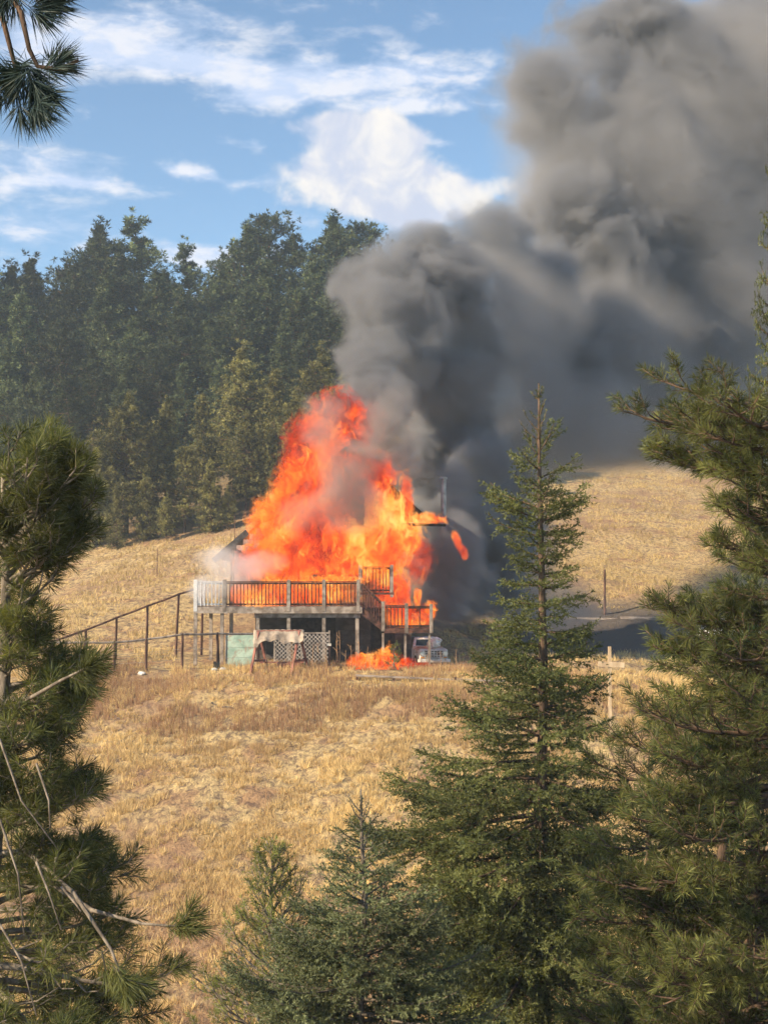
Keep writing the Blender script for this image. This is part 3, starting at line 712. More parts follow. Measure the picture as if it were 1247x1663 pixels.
def pickup():
    p = on(704, 66.3); T = empty('pickup_truck', p, R(12), label='old white pickup truck facing forward with slatted grille and rusty hood below the deck', cat='pickup truck')
    hw = .80
    body_loft([ring(0.02, hw - .05, .50, 1.02, .10), ring(.12, hw, .48, 1.10, .10), ring(.9, hw + .02, .45, 1.14, .12), ring(1.55, hw + .02, .42, 1.15, .12)], 'front_body', M['white'], T)
    body_loft([ring(.06, hw - .20, 1.0, 1.06, .05), ring(.5, hw - .12, 1.05, 1.165, .06), ring(1.5, hw - .1, 1.1, 1.20, .06)], 'hood', M['rust'], T)
    body_loft([ring(1.56, hw + .02, .42, 1.2, .1), ring(3.0, hw + .02, .42, 1.2, .1)], 'cab', M['white'], T)
    body_loft([ring(1.62, hw - .02, 1.2, 1.22, .01), ring(1.95, hw - .13, 1.2, 1.68, .12), ring(2.75, hw - .14, 1.2, 1.70, .12), ring(2.98, hw - .03, 1.2, 1.24, .02)], 'cab_roof', M['white'], T)
    G().add([(-.62, 1.60, 1.25), (.62, 1.60, 1.25), (.50, 1.915, 1.62), (-.50, 1.915, 1.62), (-.62, 1.62, 1.23), (.62, 1.62, 1.23), (.5, 1.935, 1.60), (-.5, 1.935, 1.60)], q=[(0, 1, 2, 3), (7, 6, 5, 4), (0, 4, 5, 1), (1, 5, 6, 2), (2, 6, 7, 3), (3, 7, 4, 0)]).build('windscreen', M['glass'], T)
    for s_ in (-1, 1):
        G().box((s_ * (hw + .005), 2.35, 1.42), (.02, .75, .34)).build('side_window', M['glass'], T)
        G().box((s_ * (hw + .03), 2.3, .85), (.02, 1.05, .62)).build('door', M['white'], T)
        body_loft([ring(3.05, hw + .02, .5, 1.12, .05), ring(4.9, hw + .02, .5, 1.12, .05)], 'cargo_bed', M['white'], T) if s_ < 0 else None
        wheel(T, s_ * (hw - .08), .85); wheel(T, s_ * (hw - .08), 4.0)
        hl = G().tube([(s_ * .63, .03, .85), (s_ * .63, -.05, .85)], [.12, .12], 16).build('headlight', M['lamp'], T)
        G().tube([(s_ * .63, -.02, .85), (s_ * .63, -.06, .85)], [.15, .135], 16).build('bezel', M['chrome'], hl)
        G().box((s_ * .63, -.01, .64), (.2, .05, .07)).build('indicator_lamp', M['amber'], T)
        G().box((s_ * .36, -.10, .50), (.1, .1, .16)).build('bumper_guard', M['white'], T)
    gr = G().box((0, -.005, .83), (1.02, .04, .40)).build('grille', M['black'], T)
    for z in (.66, .74, .83, .92, 1.01): G().box((0, -.04, z), (1.04, .035, .032)).build('grille_bar', M['white'], gr)
    for x in np.linspace(-.5, .5, 7): G().box((x, -.035, .83), (.022, .03, .38)).build('grille_bar', M['white'], gr)
    bp = body_loft([[(-.9, -.02, .40), (-.9, -.02, .56), (-.9, -.10, .56), (-.9, -.10, .40)], [(-.8, -.12, .38), (-.8, -.12, .58), (-.8, -.20, .56), (-.8, -.20, .40)], [(.8, -.12, .38), (.8, -.12, .58), (.8, -.20, .56), (.8, -.20, .40)], [(.9, -.02, .40), (.9, -.02, .56), (.9, -.10, .56), (.9, -.10, .40)]], 'bumper', M['white'], T)
    G().box((0, -.22, .49), (.3, .01, .13)).build('number_plate', M['stone'], T)
    T.scale = (.83, .83, .83)
    # crumpled white plastic sheet on the hood
    r = np.random.default_rng(12); nu, nv = 14, 9; v = []; q = []
    for i in range(nv + 1):
        th = pi * i / nv
        for j in range(nu):
            rr = 1 + r.normal(0, .13) + .25 * sin(j * 1.9) * sin(th); v.append((rr * sin(th) * cos(2 * pi * j / nu) * .36, rr * sin(th) * sin(2 * pi * j / nu) * .3, rr * .26 * cos(th) + .2 + .12 * cos(2 * pi * j / nu) * sin(th)))
    for i in range(nv):
        for j in range(nu): q.append((i * nu + j, (i + 1) * nu + j, (i + 1) * nu + (j + 1) % nu, i * nu + (j + 1) % nu))
    o = G().add(v, q=q).build('plastic_sheet', M['plastic']); tag(o, 'crumpled white plastic sheet bundled on the hood of the pickup', 'plastic sheet')
    o.location = p + Matrix.Rotation(R(12), 3, 'Z') @ Vector((.12, .45, .98)); o.scale = (.85,) * 3
pickup()
def car(px, Y, rz, label, col):
    p = on(px, Y); T = empty('parked_car', p, R(rz), label=label, cat='car'); hw = .88
    body_loft([ring(0, hw - .12, .35, .72, .1), ring(.25, hw, .3, .85, .12), ring(1.2, hw, .28, .98, .14), ring(3.6, hw, .28, 1.02, .14), ring(4.4, hw - .1, .35, .95, .12)], 'body', M[col], T, True)
    body_loft([ring(1.15, hw - .08, .95, .99, .02), ring(1.75, hw - .2, .95, 1.45, .12), ring(3.2, hw - .22, .95, 1.47, .12), ring(4.0, hw - .1, .95, 1.04, .02)], 'cab_roof', M[col], T, True)
    G().add([(-.66, 1.14, 1.03), (.66, 1.14, 1.03), (.56, 1.62, 1.36), (-.56, 1.62, 1.36)], q=[(0, 1, 2, 3)]).build('windscreen', M['glass'], T)
    for s_ in (-1, 1):
        G().box((s_ * (hw - .13), 2.45, 1.19), (.04, 1.5, .26), rot=Matrix.Rotation(R(s_ * -12), 4, 'Y')).build('side_window', M['glass'], T)
        wheel(T, s_ * (hw - .1), .85, .32); wheel(T, s_ * (hw - .1), 3.5, .32)
        G().box((s_ * .6, .0, .62), (.32, .12, .13)).build('headlight', M['lamp'], T)
    G().box((0, -.0, .45), (1.2, .1, .12)).build('grille', M['black'], T)
    return T
c_ = car(1128, 81, -64, 'white car parked in the yard, roof showing behind the right pine', 'plastic')
# log retaining edge at the foot of the right hill
def log_wall():
    r_ = empty('log_wall', on(1080, 93), label='grey log retaining wall along the foot of the right hill', cat='retaining wall'); o0 = Vector(r_.location)
    for k in range(4):
        for s_, (pa, pb) in enumerate(((905, 1012), (1010, 1105), (1103, 1205), (1203, 1330))):
            a = on(pa, 93.0 + .12 * k); b = on(pb, 93.0 + .12 * k); z = -2.75 + .30 * k + .10
            G().tube([Vector((a.x - .2 * (k % 2), 93 + .1 * k, z)) - o0, Vector((b.x - .2 * (k % 2), 93.05 + .1 * k, z + rng.normal(0, .03))) - o0], [.16, .145], 9).build('log', M['log'], r_)
log_wall()
# ------------------------------------------------------------------ trees
def needles(g_, Pn, D, n, L, wd, shoot, r, tone=None, th=(22, 72), tsp=.18):
    """tufts of needles: Pn tips, D unit axes"""
    N = len(Pn)
    if N == 0: return
    Pn = np.repeat(Pn, n, 0); D = np.repeat(D, n, 0); m = N * n
    t = r.random(m) ** 1.3; a = r.random(m) * 2 * pi
    ref = np.where(np.abs(D[:, 2:3]) < .9, np.array([[0, 0, 1.]]), np.array([[1., 0, 0]]))
    x = np.cross(D, ref); x /= np.linalg.norm(x, axis=1, keepdims=True) + 1e-9; y = np.cross(D, x)
    thv = np.radians(th[0] + (th[1] - th[0]) * np.clip(t * .8 + r.random(m) * .35, 0, 1))
    rad = x * np.cos(a)[:, None] + y * np.sin(a)[:, None]
    d = D * np.cos(thv)[:, None] + rad * np.sin(thv)[:, None]
    b = Pn - D * (t * shoot)[:, None]
    Ls = np.repeat(np.asarray(L, float), n) if np.ndim(L) else L
    ll = (.75 + .4 * r.random(m)) * Ls
    tip = b + d * ll[:, None]; tip[:, 2] -= ll * .07
    wv = np.cross(d, r.normal(0, 1, (m, 3))); wv /= np.linalg.norm(wv, axis=1, keepdims=True) + 1e-9; wv *= wd / 2
    v = np.stack([b, b * .6 + tip * .4 + wv, tip, b * .6 + tip * .4 - wv], 1)
    base = np.repeat(tone if tone is not None else np.full(N, .5), n)
    c = np.clip(base + r.normal(0, .14, m), 0, 1)
    i = np.arange(m)[:, None] * 4
    g_.add(v.reshape(-1, 3), q=i + np.array([[0, 1, 2, 3]]), c=np.repeat(c, 4))
def brush(g_, A, B, L, wd, ds, r, tone, k=3):
    """short needles all along twig segments A->B (spruce)"""
    A = np.asarray(A, float); B = np.asarray(B, float); d = B - A; ln = np.linalg.norm(d, axis=1)
    cnt = np.maximum(1, (ln / ds).astype(int)) * k; idx = np.repeat(np.arange(len(A)), cnt); m = len(idx)
    t = r.random(m); D = d[idx] / (ln[idx][:, None] + 1e-9); p = A[idx] + d[idx] * t[:, None]
    x = np.cross(D, np.array([[.1, .2, 1.]])); x /= np.linalg.norm(x, axis=1, keepdims=True) + 1e-9; y = np.cross(x, D)
    a = r.random(m) * 2 * pi; th = np.radians(r.uniform(35, 65, m))
    dd = D * np.cos(th)[:, None] + (x * np.cos(a)[:, None] + y * np.sin(a)[:, None]) * np.sin(th)[:, None]
    ll = L * r.uniform(.75, 1.2, m); tip = p + dd * ll[:, None]
    wv = np.cross(dd, r.normal(0, 1, (m, 3))); wv /= np.linalg.norm(wv, axis=1, keepdims=True) + 1e-9; wv *= wd / 2
    v = np.stack([p - wv, p + wv, tip], 1).reshape(-1, 3)
    c = np.clip(np.asarray(tone)[idx] + r.normal(0, .12, m), 0, 1)
    g_.add(v, t=np.arange(m * 3).reshape(-1, 3), c=np.repeat(c, 3))
def unit(v): return v / (np.linalg.norm(v) + 1e-9)

def pine_tree(seed, Hh, r0, h0, reach, dh, sub=8, tuft_n=42, nl=.17, nw=.006, shoot=.12, az_pick=None, up=.25, lean=(0, 0), sub_len=.42, tip_k=3, upf=.5, bare=0.0, tone0=.35):
    """near pine: returns wood G and needle G, origin at the trunk foot. reach(h, az) -> limb length"""
    r = np.random.default_rng(seed); wood = G(); nd = G(); Ps = []; Ds = []; Tn = []
    ks = 12; tp = np.array([(lean[0] * (k / ks) ** 1.5 + .05 * sin(k * 1.1 + seed), lean[1] * k / ks + .05 * cos(k * 1.7), Hh * k / ks) for k in range(ks + 1)])
    wood.tube(tp, r0 * (1 - np.linspace(0, 1, ks + 1)) ** .8 + .012, 9)
    def trunk(h): return np.array([np.interp(h, tp[:, 2], tp[:, i]) for i in range(3)])
    Ps.append(tp[-1]); Ds.append(np.array((0, 0, 1.))); Tn.append(.6)
    h = h0; a0 = r.random() * 6
    while h < Hh - .15:
        a = (a0 + 2.4 + r.normal(0, .3)) % (2 * pi); a0 = a
        if az_pick is not None: a = az_pick(r, a)
        hh = h + r.normal(0, dh * .3); h += dh
        L = reach(hh, a) * r.uniform(.74, 1.02)
        if L < .12: continue
        b = trunk(min(hh, Hh - .1)); fr = (hh - h0) / (Hh - h0)
        el = up + upf * fr + r.normal(0, .12)
        d0 = np.array((cos(a), sin(a), 0)); n = 7; pts = [b]; 
        side = np.array((-sin(a), cos(a), 0)); wob = r.normal(0, .12)
        for k in range(1, n + 1):
            f = k / n; e2 = el - .55 * sin(f * pi * .8) * (1 - fr) + .35 * f * f
            pts.append(pts[-1] + (d0 * cos(e2) + np.array((0, 0, sin(e2))) + side * wob * sin(f * 5)) * L / n)
        pts = np.array(pts); rb = .012 + .016 * L
        wood.tube(pts, rb * (1 - np.linspace(0, .86, n + 1)), 5)
        ns = max(2, int(sub * L / 1.6 + 1)); tone = r.uniform(-.12, .2) + tone0
        for s in range(ns + 1):
            f = .22 + .78 * (s + r.random() * .5) / (ns + .5) if s < ns else 1.0
            f = min(f, 1.0); q0 = np.array([np.interp(f * n, range(n + 1), pts[:, i]) for i in range(3)])
            ax = unit(pts[min(n, int(f * n) + 1)] - pts[min(n, int(f * n) + 1) - 1])
            if s == ns: dd = ax; l2 = .12 * L * .5 + .05
            else:
                sg = 1 if s % 2 else -1
                dd = unit(ax * .75 + side * sg * .75 * r.uniform(.6, 1.2) + np.array((0, 0, r.uniform(-.1, .5)))); l2 = sub_len * L * (1 - .6 * f) * r.uniform(.6, 1.2) + .12
            p1 = q0 + dd * l2 * .5 + np.array((0, 0, -.03 * l2)); dd2 = unit(dd + np.array((0, 0, .35))); p2 = p1 + dd2 * l2 * .5
            wood.tube([q0, p1, p2], [.009 + .004 * l2, .007, .005], 4)
            if r.random() < bare * (1 - f): continue
            Ps.append(p2); Ds.append(dd2); Tn.append(tone + r.normal(0, .08))
            for t_ in range(tip_k):
                g1 = q0 + (p1 - q0) * (.4 + .6 * r.random()) if r.random() < .5 else p1 + (p2 - p1) * r.random() * .8
                if l2 < .18 and t_ > 0: continue
                d3 = unit(dd + r.normal(0, .55, 3) + np.array((0, 0, .3))); l3 = r.uniform(.06, .16) + .12 * l2
                e_ = g1 + d3 * l3; wood.tube([g1, e_], [.005, .004], 3)
                Ps.append(e_); Ds.append(d3); Tn.append(tone + r.normal(0, .1))
    needles(nd, np.array(Ps), np.array(Ds), tuft_n, nl, nw, shoot, r, np.array(Tn))
    return wood, nd

def spruce_tree(seed, Hh, r0, h0, reach, dh, nlen=.035, nwd=.011, ds=.035, kk=3, droop=.25, tw_sp=.13, dens=1.0, tone0=.35, bare_top=.9, sub_sp=.13, nude=.55):
    r = np.random.default_rng(seed); wood = G(); nd = G(); A = []; B = []; T = []
    ks = 10; tp = np.array([(.04 * sin(k * 1.3 + seed), .04 * cos(k * 1.9), Hh * k / ks) for k in range(ks + 1)]); tp[-2:, :2] *= .3
    wood.tube(tp, r0 * (1 - np.linspace(0, 1, ks + 1)) ** .85 + .010, 9)
    def trunk(h): return np.array([np.interp(h, tp[:, 2], tp[:, i]) for i in range(3)])
    A.append(trunk(Hh - .75)); B.append(trunk(Hh)); T.append(.6)
    h = h0
    while h < Hh - .18:
        fr = (h - h0) / (Hh - h0); nb = int(r.integers(4, 7)) if Hh - h > 1.6 else int(r.integers(3, 5)); a0 = r.random() * 6
        for b_ in range(nb):
            a = a0 + 2 * pi * b_ / nb + r.normal(0, .22); L = reach(h, a) * r.uniform(.7, 1.15)
            if L < .06: continue
            young = Hh - h < bare_top
            el = (.75 if young else .55 * fr - droop * (1 - fr) * 1.6) + r.normal(0, .1)
            hb = h + r.normal(0, dh * .22); b0 = trunk(min(hb, Hh - .05)); d0 = np.array((cos(a), sin(a), 0)); side = np.array((-sin(a), cos(a), 0)); n = 6; pts = [b0]
            for k in range(1, n + 1):
                f = k / n; e2 = el - (0 if young else droop * sin(f * 2.6)) + .45 * f * f; pts.append(pts[-1] + (d0 * cos(e2) + np.array((0, 0, sin(e2)))) * L / n)
            pts = np.array(pts); wood.tube(pts, (.008 + .011 * L) * (1 - np.linspace(0, .8, n + 1)), 4)
            tone = tone0 + r.uniform(-.15, .2)
            for k in range(n):
                if not (L > 1.0 and k < 1): A.append(pts[k]); B.append(pts[k + 1]); T.append(tone + .1 * k / n)
            if young and Hh - h < nude: continue
            m_ = int(L / tw_sp * dens)
            for s in range(m_):
                f = .12 + .86 * (s + r.random() * .6) / m_
                if f > .98: continue
                q0 = np.array([np.interp(f * n, range(n + 1), pts[:, i]) for i in range(3)]); ax = unit(pts[min(n, int(f * n) + 1)] - pts[int(f * n)])
                for sg in (-1, 1):
                    l2 = (.50 * L * (1 - f) ** .8 * min(1, f * 4 + .3) + .09) * r.uniform(.65, 1.2)
                    dd = unit(ax * .8 + side * sg * .8 + np.array((0, 0, r.normal(-.1, .22)))); p1 = q0 + dd * l2 * .55; p2 = p1 + unit(dd + ax * .25 + np.array((0, 0, -.12 if not young else .2))) * l2 * .5
                    A += [q0, p1]; B += [p1, p2]; T += [tone, tone + .12]
                    if l2 > .24:
                        for u in range(int(l2 / sub_sp)):
                            g1 = q0 + (p2 - q0) * (.2 + .75 * r.random()); d3 = unit(dd * .7 + ax * r.uniform(-.2, .9) + r.normal(0, .35, 3)); A.append(g1); B.append(g1 + d3 * r.uniform(.07, .15 + .2 * l2)); T.append(tone + .1)
        h += dh * r.uniform(.75, 1.25)
    brush(nd, A, B, nlen, nwd, ds, r, T, kk)
    return wood, nd
def plant(name, wood, nd, loc, bark, nm, label, cat='tree', group=None, crown='crown'):
    r_ = empty(name, loc, label=label, cat=cat, group=group)
    wood.build('trunk', bark, r_, True); nd.build(crown, nm, r_); return r_

def rows(Y, base_z, tab, sgn, x0):
    """limb length by height from the outline seen in the photo: tab of (pixel row, pixel column)"""
    tab = sorted(((at(CXP, py, Y).z - base_z, abs(at(px, py, Y).x - x0)) for py, px in tab))
    hs = [t[0] for t in tab]; ls = [t[1] for t in tab]
    return lambda h: float(np.interp(h, hs, ls))

# 1. the tall spruce right of centre, in front of the yard
Ys = 24.0; xs_ = (877 - CXP) / F * Ys; zb = gz(xs_, Ys); topz = at(877, 622, Ys).z; Hs = topz - zb
rs = rows(Ys, zb, [(622, 882), (660, 902), (700, 922), (760, 945), (800, 958), (850, 962), (880, 940), (930, 932), (985, 955), (1040, 982), (1100, 998), (1200, 1025), (1290, 1072), (1400, 1090), (1500, 1100), (1700, 1115), (2100, 1130)], 1, xs_)
def reach_s(h, a):
    L = rs(h) * (1.06 - .24 * cos(a) * min(1.0, max(0.0, (.80 - h / Hs) * 6))); return L * (1 + .16 * sin(a * 2 + h * 1.7)) * (.55 if .36 < (h / Hs * 7.3) % 1 < .52 and h > Hs * .55 else 1.0)
wood, nd = spruce_tree(5, Hs, .17, at(CXP, 1740, Ys).z - zb, reach_s, .215, nlen=.055, nwd=.020, ds=.050, kk=3, droop=.22, tw_sp=.11, sub_sp=.08, bare_top=1.25, nude=1.0)
plant('spruce_tree', wood, nd, (xs_, Ys, zb), M['bark'], M['needle_spruce'], 'tall narrow spruce with a bare pointed leader rising in front of the smoke')
# the same kind again: dark mass lower right and the sliver at the right edge
w2, n2 = spruce_tree(15, 11.0, .16, .8, lambda h, a: (11 - h) * .30 * (1 + .2 * sin(a * 3 + h)) + .1, .30, nlen=.055, nwd=.021, ds=.052, droop=.25, tw_sp=.13, sub_sp=.09, bare_top=.5)
Wm, Nm = w2.mesh('trunk', True), n2.mesh('crown')
def spruce_copy(px, top, Y, sc_, rz, label, m=None, sxy=1.0):
    x = (px - CXP) / F * Y; z = at(px, top, Y).z - 11.0 * sc_
    r_ = empty('spruce_tree', (x, Y, z), rz, label=label, cat='tree'); r_.scale = (sc_ * sxy, sc_ * sxy, sc_)
    t_ = link('trunk', Wm, M['bark'], r_); c_ = link('crown', Nm, M['needle_spruce'], r_)
    if m: c_.material_slots[0].link = 'OBJECT'; c_.material_slots[0].material = m
spruce_copy(1165, 1030, 20.5, 1.15, 1.0, 'dark spruce low at right, right of the wooden cross')
spruce_copy(1257, 236, 27, 1.95, 2.4, 'very tall slim sunlit spruce cut by the right edge of the photo', None, .34)
spruce_copy(1215, 1240, 15.0, .8, .4, 'dark spruce at the bottom right corner')
spruce_copy(1050, 1215, 21.5, 1.0, 3.3, 'dark spruce filling the gap between the tall spruce and the right pine')
# 2. blue spruce, lower centre
Yb = 18.0; xb_ = (588 - CXP) / F * Yb; zbb = at(588, 1282, Yb).z - 6.2
wood, nd = spruce_tree(23, 6.2, .09, at(CXP, 1730, Yb).z - zbb, lambda h, a: ((6.2 - h) * .49 + .12) * (1 + .22 * sin(a * 2 + h * 2.1)), .105, nlen=.042, nwd=.015, ds=.034, kk=3, droop=.05, tw_sp=.10, sub_sp=.09, tone0=.5, bare_top=.45)
plant('spruce_tree', wood, nd, (xb_, Yb, zbb), M['bark_grey'], M['needle_blue'], 'bushy blue green spruce at the bottom centre with a broad cone shape')
# 3. small olive pine left of it
Yo = 19.5; xo = (448 - CXP) / F * Yo; zo = at(448, 1375, Yo).z - 4.2
wood, nd = pine_tree(31, 4.2, .05, .4, lambda h, a: (4.4 - h) * .46 + .1, .055, sub=9, tuft_n=26, nl=.075, nw=.007, shoot=.14, up=.5, sub_len=.4, tip_k=2, tone0=.5)
plant('small_pine', wood, nd, (xo, Yo, zo), M['bark_grey'], M['needle_olive'], 'small olive green pine half hidden behind the blue spruce on its left')
wood, nd = pine_tree(77, 1.05, .03, .15, lambda h, a: .20 + .12 * (1.05 - h), .07, sub=5, tuft_n=24, nl=.10, nw=.014, shoot=.1, up=.6, tip_k=1, tone0=.6)
plant('pine_sapling', wood, nd, on(641, 62.4), M['bark_grey'], M['needle_olive'], 'knee high olive pine sapling standing between the ground flames and the pickup', 'sapling')
# dead brown brush between the trees
def brush_pile(px, py, Y, s, label):
    r = np.random.default_rng(px); g_ = G(); c0 = at(px, py, Y); z0 = gz(c0.x, Y); hh = c0.z - z0
    b0 = np.array((0, 0, 0.))
    g_.tube([b0, (0, 0, hh * .5), (.05, 0, hh * .72)], [.04, .03, .02], 5)
    for k in range(150):
        a = r.random() * 6.28; f = .35 + .6 * r.random(); p = np.array((0, 0, hh * .72 * f)); d = unit(np.array((cos(a), sin(a), .9 + r.random()))) ; L = s * r.uniform(.5, 1.1) + hh * (1 - f) * .35
        e_ = p + d * L; g_.tube([p, (p + e_) / 2 + r.normal(0, .03, 3), e_], [.012, .008, .004], 3)
        for j in range(7): q = p + (e_ - p) * r.uniform(.4, 1); g_.tube([q, q + r.normal(0, .1, 3) + (0, 0, .07)], [.005, .003], 3)
    o = g_.build('shrub', M['weed']); o.location = (c0.x, Y, z0); tag(o, label, 'shrub')
brush_pile(705, 1505, 21.5, .5, 'leafless reddish brown shrub showing between the blue spruce and the tall spruce')
brush_pile(1090, 1120, 50, 1.0, 'bare greyish brown shrub behind the right hand trees near the cross')

# 4. the left pine, long needles
Yl = 12.5; xl_ = (-20 - CXP) / F * Yl; zl_ = gz(xl_, Yl); Hl = at(25, 745, Yl).z - zl_
rl_ = rows(Yl, zl_, [(668, 30), (700, 85), (760, 125), (830, 150), (900, 168), (960, 150), (1000, 110), (1040, 70), (1080, 75), (1130, 125), (1170, 140), (1220, 135), (1290, 140), (1380, 190), (1450, 215), (1520, 240), (1600, 290), (1700, 330), (2300, 380)], 1, xl_)
def toward(c, s_):
    return lambda r, a: (c + r.normal(0, s_)) if r.random() < .8 else a
wood, nd = pine_tree(41, Hl, .17, at(CXP, 1730, Yl).z - zl_, lambda h, a: rl_(h) * (.98 if abs(((a + pi) % (2 * pi)) - pi) < 1.2 else .65), .050, sub=10, tuft_n=42, nl=.150, nw=.0065, shoot=.13, az_pick=toward(-.3, .8), up=.12, lean=(.15, 0), sub_len=.38, tip_k=3, bare=.3)
# a lone limb sticking out low to the right, and a brighter spray at mid height
def lone_limb(wood, nd, org, path, seed, nl=.165, tn=60, sub=()):
    r = np.random.default_rng(seed); o0 = np.array(org); pts = np.array([np.array(p) - o0 for p in path]); wood.tube(pts, np.linspace(.022, .008, len(pts)), 6)
    Pn = []; Dn = []; d = unit(pts[-1] - pts[-2]); 
    for k in range(5): dd = unit(d + r.normal(0, .35, 3) + np.array((0, 0, .25))); e_ = pts[-1] + dd * .07 * k * .5; Pn.append(e_); Dn.append(dd)
    for (f, dx, dz) in sub:
        q = pts[0] + (pts[-1] - pts[0]) * f; dd = unit(np.array((dx, -.1, dz))); e_ = q + dd * .2; wood.tube([q, e_], [.008, .005], 4); Pn += [e_, e_ - dd * .06]; Dn += [dd, dd]
    needles(nd, np.array(Pn), np.array(Dn), tn, nl, .0062, .16, r, np.full(len(Pn), .45), th=(12, 62))
ol = (xl_, Yl, zl_)
lone_limb(wood, nd, ol, [at(60, 1420, 12.3), at(150, 1478, 11.8), at(230, 1500, 11.6), at(292, 1505, 11.5)], 3, sub=((1.0, .45, .8), (.97, .8, .35), (.98, .9, -.1)))
lone_limb(wood, nd, ol, [at(20, 1150, 12.3), at(60, 1128, 11.8), at(100, 1105, 11.5), at(140, 1085, 11.4)], 4, nl=.17, sub=((.9, .8, .1), (1.0, .8, .5), (.8, .7, -.3)))
lone_limb(wood, nd, ol, [at(40, 1380, 12.3), at(120, 1450, 11.7), at(180, 1540, 11.5), at(200, 1590, 11.4)], 6, nl=.17, sub=((.9, .5, -.6), (1.0, .9, -.2), (.8, .2, -.8)))
for k, (pa, pb, pc) in enumerate((((0, 1200), (35, 1300), (95, 1380)), ((0, 1330), (30, 1420), (40, 1520)), ((60, 1400), (80, 1450), (100, 1510)), ((100, 1440), (125, 1470), (132, 1480)), ((0, 1500), (35, 1560), (60, 1650)), ((60, 1240), (80, 1300), (82, 1345)))):
    wood.tube([np.array(at(*pa, 11.6)) - np.array(ol), np.array(at(*pb, 11.45)) - np.array(ol), np.array(at(*pc, 11.4)) - np.array(ol)], [.011, .008, .005], 5)
plant('pine_tree', wood, nd, ol, M['bark_grey'], M['needle_pine'], 'long needled pine filling the left edge with pale bare twigs low down')
# 5. the right pine
Yr = 15.0; xr_ = (1310 - CXP) / F * Yr; zr_ = gz(xr_, Yr); Hr = at(1310, 640, Yr).z - zr_
rr_ = rows(Yr, zr_, [(600, 1260), (640, 1150), (670, 1040), (695, 985), (730, 1015), (780, 1070), (850, 1110), (930, 1150), (980, 1165), (1010, 1050), (1050, 1065), (1120, 1060), (1200, 1005), (1280, 970), (1400, 940), (1700, 930), (2300, 930)], -1, xr_)
wood, nd = pine_tree(52, Hr, .19, at(CXP, 1730, Yr).z - zr_, lambda h, a: rr_(h) * (1.0 if abs(a - pi) < 1.1 else .6), .050, sub=9, tuft_n=36, nl=.12, nw=.0075, shoot=.14, az_pick=toward(pi + .25, .75), up=.15, upf=-.1, lean=(0, 0), sub_len=.36, tip_k=3, bare=.25)
plant('pine_tree', wood, nd, (xr_, Yr, zr_), M['bark'], M['needle_pine2'], 'dense pine reaching in from the right edge with upright needle candles')
# 6. overhanging branch in the upper left corner
def overhang():
    Y = 6.0; o0 = at(-60, -120, Y); r_ = empty('pine_branch', o0, label='overhanging pine branch with dark needle tufts in the upper left corner', cat='branch')
    r = np.random.default_rng(9); wood = G(); nd = G(); Pn = []; Dn = []
    def tw(pts, w0, w1):
        a = np.array([np.array(at(px, py, Y + dy)) - np.array(o0) for px, py, dy in pts]); wood.tube(a, np.linspace(w0, w1, len(a)), 6); return a
    a = tw([(-60, -120, 0), (-10, -50, 0), (5, 30, .02), (18, 80, .04), (30, 125, .05), (55, 165, .05)], .016, .006)
    b = tw([(-10, -50, 0), (35, 20, -.1), (48, 80, -.12), (62, 108, -.12), (95, 112, -.12), (128, 98, -.14)], .013, .006)
    c = tw([(-10, -60, 0), (60, -30, .1), (85, 0, .1)], .012, .006)
    tips = [((95, 105), (1, .35), 4), ((80, 112), (.8, .1), 2), ((60, 150), (.6, -.7), 4), ((70, 165), (.8, -.55), 3), ((42, 165), (.2, -1), 3), ((30, 120), (-.6, -.8), 3), ((10, 110), (-.8, -.3), 3), ((50, 105), (.4, -.5), 3), ((20, 150), (-.2, -1), 2),
            ((60, 15), (.9, -.3), 4), ((85, 5), (1, 0), 4), ((35, 5), (.1, -1), 2), ((75, -15), (1, .4), 3), ((15, -10), (-.5, -.8), 2), ((70, 140), (.7, -.4), 2), ((0, 150), (-.6, -.8), 2)]
    for (px, py), (dx, dz), k in tips:
        for _ in range(k):
            p = np.array(at(px + r.normal(0, 9), py + r.normal(0, 9), Y + r.normal(0, .08))) - np.array(o0); Pn.append(p); Dn.append(unit(np.array((dx, r.normal(-.1, .4), dz)) + r.normal(0, .18, 3)))
    needles(nd, np.array(Pn), np.array(Dn), 56, .135, .0048, .05, r, np.full(len(Pn), .3), th=(8, 58))
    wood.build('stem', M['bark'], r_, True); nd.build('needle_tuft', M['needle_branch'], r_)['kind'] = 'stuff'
overhang()

